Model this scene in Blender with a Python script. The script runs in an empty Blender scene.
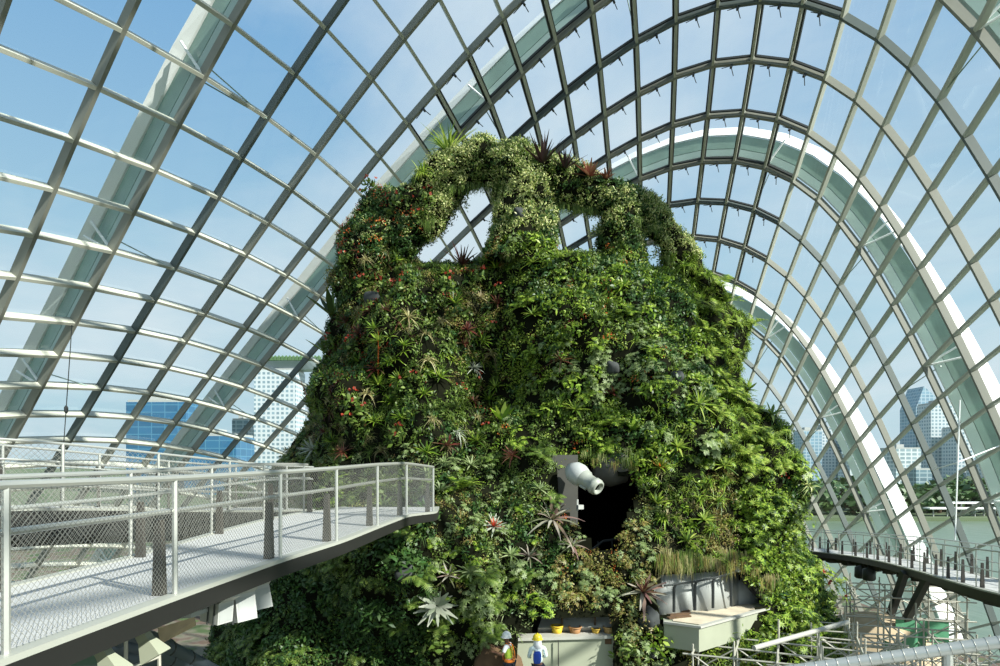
import bpy, bmesh, math, random
import numpy as np
from mathutils import Vector, Matrix
from mathutils.bvhtree import BVHTree
random.seed(7); RNG = np.random.default_rng(11)
SC = bpy.context.scene; COL = SC.collection
EYE = 19.0            # eye height above the garden floor; heights below are measured from the eye
F = 620.0
def at(px, py, Y): return Vector(((px-500)/F*Y, Y, (465-py)/F*Y))
def pix(v): return (500+F*v[0]/v[1], 465-F*v[2]/v[1])
# ------------------------------------------------------------------ materials
def new_mat(name):
    m = bpy.data.materials.new(name); m.use_nodes = True
    nt = m.node_tree; b = nt.nodes['Principled BSDF']
    return m, nt, b
def mat(name, col, rough=.55, metal=0., noise=0., scale=6., bump=0., spec=.4):
    m, nt, b = new_mat(name)
    b.inputs['Roughness'].default_value = rough; b.inputs['Metallic'].default_value = metal
    b.inputs['Specular IOR Level'].default_value = spec
    b.inputs['Base Color'].default_value = (*col, 1)
    if noise or bump:
        tc = nt.nodes.new('ShaderNodeTexCoord'); nz = nt.nodes.new('ShaderNodeTexNoise')
        nz.inputs['Scale'].default_value = scale; nz.inputs['Detail'].default_value = 6
        nt.links.new(tc.outputs['Object'], nz.inputs['Vector'])
        if noise:
            mx = nt.nodes.new('ShaderNodeMix'); mx.data_type = 'RGBA'
            mx.inputs[6].default_value = (*[max(0, c*(1-noise)) for c in col], 1)
            mx.inputs[7].default_value = (*[min(1, c*(1+noise)) for c in col], 1)
            nt.links.new(nz.outputs['Fac'], mx.inputs[0]); nt.links.new(mx.outputs[2], b.inputs['Base Color'])
        if bump:
            bp = nt.nodes.new('ShaderNodeBump'); bp.inputs['Strength'].default_value = bump
            nt.links.new(nz.outputs['Fac'], bp.inputs['Height']); nt.links.new(bp.outputs['Normal'], b.inputs['Normal'])
    return m
def leafmat(name, cols, transl=.35, rough=.45):
    """leaf material: each leaf takes one colour of the ramp at random"""
    m, nt, b = new_mat(name)
    g = nt.nodes.new('ShaderNodeNewGeometry'); oi = nt.nodes.new('ShaderNodeObjectInfo')
    ad = nt.nodes.new('ShaderNodeMath'); ad.operation = 'ADD'; fr = nt.nodes.new('ShaderNodeMath'); fr.operation = 'FRACT'
    ml = nt.nodes.new('ShaderNodeMath'); ml.operation = 'MULTIPLY'; ml.inputs[1].default_value = .35
    nt.links.new(oi.outputs['Random'], ml.inputs[0])
    nt.links.new(g.outputs['Random Per Island'], ad.inputs[0]); nt.links.new(ml.outputs[0], ad.inputs[1])
    nt.links.new(ad.outputs[0], fr.inputs[0])
    cr = nt.nodes.new('ShaderNodeValToRGB'); el = cr.color_ramp.elements
    n = len(cols)
    el[0].position = 0; el[0].color = (*cols[0], 1); el[1].position = 1; el[1].color = (*cols[-1], 1)
    for k in range(1, n-1):
        e = el.new(k/(n-1)); e.color = (*cols[k], 1)
    nt.links.new(fr.outputs[0], cr.inputs[0])
    nt.links.new(cr.outputs[0], b.inputs['Base Color'])
    b.inputs['Roughness'].default_value = rough; b.inputs['Specular IOR Level'].default_value = .35
    tr = nt.nodes.new('ShaderNodeBsdfTranslucent'); mx = nt.nodes.new('ShaderNodeMixShader')
    mx.inputs[0].default_value = transl
    nt.links.new(cr.outputs[0], tr.inputs[0])
    nt.links.new(b.outputs[0], mx.inputs[1]); nt.links.new(tr.outputs[0], mx.inputs[2])
    nt.links.new(mx.outputs[0], nt.nodes['Material Output'].inputs[0])
    return m
def glassmat(name, tint=(.93, .97, .97), refl=.45):
    m = bpy.data.materials.new(name); m.use_nodes = True; nt = m.node_tree
    nt.nodes.remove(nt.nodes['Principled BSDF'])
    t = nt.nodes.new('ShaderNodeBsdfTransparent'); t.inputs[0].default_value = (*tint, 1)
    g = nt.nodes.new('ShaderNodeBsdfGlossy'); g.inputs['Roughness'].default_value = .02; g.inputs[0].default_value = (.9, .95, .95, 1)
    lw = nt.nodes.new('ShaderNodeLayerWeight'); lw.inputs[0].default_value = .5       # reflection of a thin pane, stronger at a glancing angle
    pw = nt.nodes.new('ShaderNodeMath'); pw.operation = 'POWER'; pw.inputs[1].default_value = 4.
    nt.links.new(lw.outputs['Facing'], pw.inputs[0])
    ml = nt.nodes.new('ShaderNodeMath'); ml.operation = 'MULTIPLY_ADD'; ml.inputs[1].default_value = refl; ml.inputs[2].default_value = .035
    nt.links.new(pw.outputs[0], ml.inputs[0])
    mx = nt.nodes.new('ShaderNodeMixShader'); nt.links.new(ml.outputs[0], mx.inputs[0])
    nt.links.new(t.outputs[0], mx.inputs[1]); nt.links.new(g.outputs[0], mx.inputs[2])
    nt.links.new(mx.outputs[0], nt.nodes['Material Output'].inputs[0])
    return m
def facade(name, wall, glass, w=4., h=3.5, mortar=.35, rough=.3, tilt=0):
    m, nt, b = new_mat(name)
    tc = nt.nodes.new('ShaderNodeTexCoord'); sp = nt.nodes.new('ShaderNodeSeparateXYZ'); cb = nt.nodes.new('ShaderNodeCombineXYZ')
    ad = nt.nodes.new('ShaderNodeMath'); ad.operation = 'ADD'
    nt.links.new(tc.outputs['Object'], sp.inputs[0]); nt.links.new(sp.outputs[0], ad.inputs[0]); nt.links.new(sp.outputs[1], ad.inputs[1])
    nt.links.new(ad.outputs[0], cb.inputs[0]); nt.links.new(sp.outputs[2], cb.inputs[1])
    br = nt.nodes.new('ShaderNodeTexBrick'); br.offset = 0; br.squash = 1
    br.inputs['Scale'].default_value = 1; br.inputs['Brick Width'].default_value = w; br.inputs['Row Height'].default_value = h
    br.inputs['Mortar Size'].default_value = mortar; br.inputs['Mortar Smooth'].default_value = 0
    br.inputs['Color1'].default_value = (*glass, 1); br.inputs['Color2'].default_value = (*[c*.7 for c in glass], 1)
    br.inputs['Mortar'].default_value = (*wall, 1)
    nt.links.new(cb.outputs[0], br.inputs['Vector']); nt.links.new(br.outputs['Color'], b.inputs['Base Color'])
    b.inputs['Roughness'].default_value = rough
    return m
M = dict(
  steel=mat('painted_steel', (.22, .225, .19), .45, 0, .06, 2),
  steelblue=mat('blue_grey_steel', (.11, .135, .13), .45, 0, .06, 2),
  purlin=mat('sunlit_tone_steel', (.46, .47, .40), .5, 0, .05, 2),  # paler than the ribs: sunlight on the purlins put into the colour
  white=mat('white_paint', (.86, .88, .87), .4),
  web=mat('web_green', (.24, .35, .30), .2, 0, .4, .3),  # mottled green, lower in tone than the inner flange
  websoft=mat('pale_web_green', (.36, .47, .43), .3, 0, .12, .5),
  glass=glassmat('dome_glass'),
  rail=mat('stainless', (.50, .51, .47), .35, .6),
  wire=mat('wire', (.30, .30, .27), .4, .4),
  deck=mat('pale_decking', (.45, .455, .445), .7, 0, .08, 3),
  kerb=mat('kerb_metal', (.33, .34, .30), .5),
  fascia=mat('dark_fascia', (.013, .013, .012), .5, 0, .2, 2),
  fin=mat('fin_board', (.055, .05, .042), .6, 0, .2, 8),
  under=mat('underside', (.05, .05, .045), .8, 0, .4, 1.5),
  rock=mat('shade_dark_core', (.008, .009, .005), .95, 0, .6, 1.6, .8, .02),  # near-black, shade between the leaves put into the colour of the core
  stone=mat('grey_stone', (.055, .06, .06), .9, 0, .35, 3, .5, .1),
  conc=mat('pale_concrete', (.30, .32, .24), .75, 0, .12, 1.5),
  concw=mat('white_concrete', (.38, .38, .34), .8, 0, .15, 2),
  panel=mat('grey_panel', (.36, .38, .37), .55, 0, .15, 1.2),
  dark=mat('dark_interior', (.008, .008, .008), .9, 0, 0, 6, 0, .02),  # near-black, the darkness of cave and nozzle throat put into the colour
  jamb=mat('shaded_concrete', (.075, .075, .066), .8, 0, .2, 2),  # concrete colour lowered to hold the shade of the cave mouth
  jet=mat('nozzle_white', (.29, .31, .27), .4),
  lamp=mat('lamp_housing', (.42, .43, .41), .4),
  pipe=mat('blue_grey_pipe', (.07, .09, .11), .35),
  galv=mat('galvanised', (.42, .41, .35), .5, .2, .25, 3),
  darksteel=mat('dark_steel', (.03, .035, .035), .5),
  net=mat('green_net', (.10, .32, .18), .7, 0, .3, 4),
  sand=mat('sand', (.46, .36, .24), .9, 0, .3, 3, .3),
  soil=mat('soil', (.11, .065, .035), .95, 0, .5, 5, .6),
  bark=mat('bark', (.09, .06, .035), .9, 0, .4, 10, .4),
  clay=mat('clay', (.42, .27, .08), .7),
  skin=mat('skin', (.16, .08, .05), .55), helmetw=mat('helmet_white', (.85, .85, .82), .3),
  helmety=mat('helmet_yellow', (.80, .62, .04), .3), vest=mat('hi_vis', (.55, .75, .08), .6),
  orange=mat('orange_web', (.80, .22, .03), .6), shirt=mat('pale_shirt', (.62, .72, .72), .8),
  blue=mat('blue_cloth', (.02, .07, .42), .7), trousers=mat('navy_trousers', (.03, .035, .06), .8),
  cloth=mat('white_cloth', (.7, .72, .74), .8), eye=mat('eye_dark', (.01, .01, .01), .2),
)
# ------------------------------------------------------------------ mesh building
class MB:
    def __init__(s): s.v = []; s.f = []
    def add(s, vs, fs):
        o = len(s.v); s.v += [tuple(x) for x in vs]; s.f += [tuple(i+o for i in f) for f in fs]; return s
    def box(s, c, size, rot=None):
        sx, sy, sz = (k/2 for k in size); vs = []
        for x in (-sx, sx):
            for y in (-sy, sy):
                for z in (-sz, sz):
                    p = Vector((x, y, z))
                    if rot is not None: p = rot @ p
                    vs.append(p+Vector(c))
        return s.add(vs, [(0,1,3,2),(4,6,7,5),(0,4,5,1),(2,3,7,6),(0,2,6,4),(1,5,7,3)])
    def beam(s, pts, ups, w, h, off=0., sides=None):
        """rectangular section swept along pts; ups = local 'h' direction"""
        n = len(pts); vs = []
        for i in range(n):
            p = Vector(pts[i]); t = (Vector(pts[min(i+1, n-1)])-Vector(pts[max(i-1, 0)])).normalized()
            u = Vector(ups[i] if isinstance(ups, (list, np.ndarray)) and len(ups) == n and not np.isscalar(ups[0]) else ups)
            u = (u-t*u.dot(t)).normalized(); sd = t.cross(u)
            for a, b in ((-1,-1),(1,-1),(1,1),(-1,1)): vs.append(p+sd*(a*w/2)+u*(off+b*h/2))
        fs = []
        for i in range(n-1):
            for k in range(4): fs.append((i*4+k, i*4+(k+1)%4, i*4+4+(k+1)%4, i*4+4+k))
        fs += [(3,2,1,0), tuple((n-1)*4+k for k in range(4))]
        return s.add(vs, fs)
    def tube(s, pts, r, seg=8, caps=True):
        n = len(pts); pts = [Vector(p) for p in pts]
        rs = r if isinstance(r, (list, tuple)) else [r]*n
        t0 = (pts[1]-pts[0]).normalized(); u = t0.orthogonal().normalized(); vs = []
        for i in range(n):
            t = (pts[min(i+1, n-1)]-pts[max(i-1, 0)]).normalized()
            u = (u-t*u.dot(t)).normalized(); b = t.cross(u)
            for k in range(seg):
                a = 2*math.pi*k/seg; vs.append(pts[i]+(u*math.cos(a)+b*math.sin(a))*rs[i])
        fs = [(i*seg+k, i*seg+(k+1)%seg, (i+1)*seg+(k+1)%seg, (i+1)*seg+k) for i in range(n-1) for k in range(seg)]
        if caps: fs += [tuple(range(seg-1, -1, -1)), tuple((n-1)*seg+k for k in range(seg))]
        return s.add(vs, fs)
    def lathe(s, prof, c=(0,0,0), rot=None, seg=16):
        vs = []; n = len(prof)
        for r, z in prof:
            for k in range(seg):
                a = 2*math.pi*k/seg; p = Vector((r*math.cos(a), r*math.sin(a), z))
                if rot is not None: p = rot @ p
                vs.append(p+Vector(c))
        fs = [(i*seg+k, i*seg+(k+1)%seg, (i+1)*seg+(k+1)%seg, (i+1)*seg+k) for i in range(n-1) for k in range(seg)]
        if prof[0][0] > 1e-4: fs.append(tuple(range(seg-1, -1, -1)))
        if prof[-1][0] > 1e-4: fs.append(tuple((n-1)*seg+k for k in range(seg)))
        return s.add(vs, fs)
    def build(s, name, m, parent=None, smooth=False):
        o0 = WL.get(parent.name, Vector()) if parent else Vector()
        me = bpy.data.meshes.new(name)
        me.from_pydata([(a-o0.x, b-o0.y, c-o0.z) for a, b, c in s.v], [], s.f); me.update()
        me.materials.append(m)
        if smooth: me.polygons.foreach_set('use_smooth', [True]*len(me.polygons))
        o = bpy.data.objects.new(name, me); COL.objects.link(o)
        if parent: o.parent = parent
        WL[o.name] = o0.copy()
        return o
WL = {}
def tag(o, label=None, cat=None, group=None, kind=None):
    if label: o['label'] = label
    if cat: o['category'] = cat
    if group: o['group'] = group
    if kind: o['kind'] = kind
    return o
def thing(name, loc, label, cat, group=None, kind=None):
    o = bpy.data.objects.new(name, None); COL.objects.link(o); o.location = loc; o.empty_display_size = .2
    WL[o.name] = Vector(loc); return tag(o, label, cat, group, kind)
def copy_tree(o, parent=None):
    c = o.copy(); COL.objects.link(c)
    if parent: c.parent = parent
    for ch in list(o.children): copy_tree(ch, c)
    return c
def npmesh(name, V, Fq, m, parent=None, smooth=False):
    """quads from numpy arrays"""
    o0 = WL.get(parent.name, Vector()) if parent else Vector()
    me = bpy.data.meshes.new(name); n = len(V); k = len(Fq)
    me.vertices.add(n); me.vertices.foreach_set('co', (np.asarray(V, np.float32)-np.array(o0, np.float32)).ravel())
    me.loops.add(k*4); me.loops.foreach_set('vertex_index', np.asarray(Fq, np.int32).ravel())
    me.polygons.add(k); me.polygons.foreach_set('loop_start', np.arange(0, k*4, 4, dtype=np.int32))
    me.update(calc_edges=True); me.materials.append(m)
    if smooth: me.polygons.foreach_set('use_smooth', [True]*k)
    o = bpy.data.objects.new(name, me); COL.objects.link(o)
    if parent: o.parent = parent
    WL[o.name] = o0.copy()
    return o
def interp(x, xs, ys): return float(np.interp(x, xs, ys))
SUN_D = (.71, -.45, .55); DENO = True; SUN_E = 10.0; SKY_STR = 1.0; EXPO = 0.0; SKY_OFF = (-2.4, 1.1, 0)
GI0, GP0, GN = -4, -26, (23, 54, 3)
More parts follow.
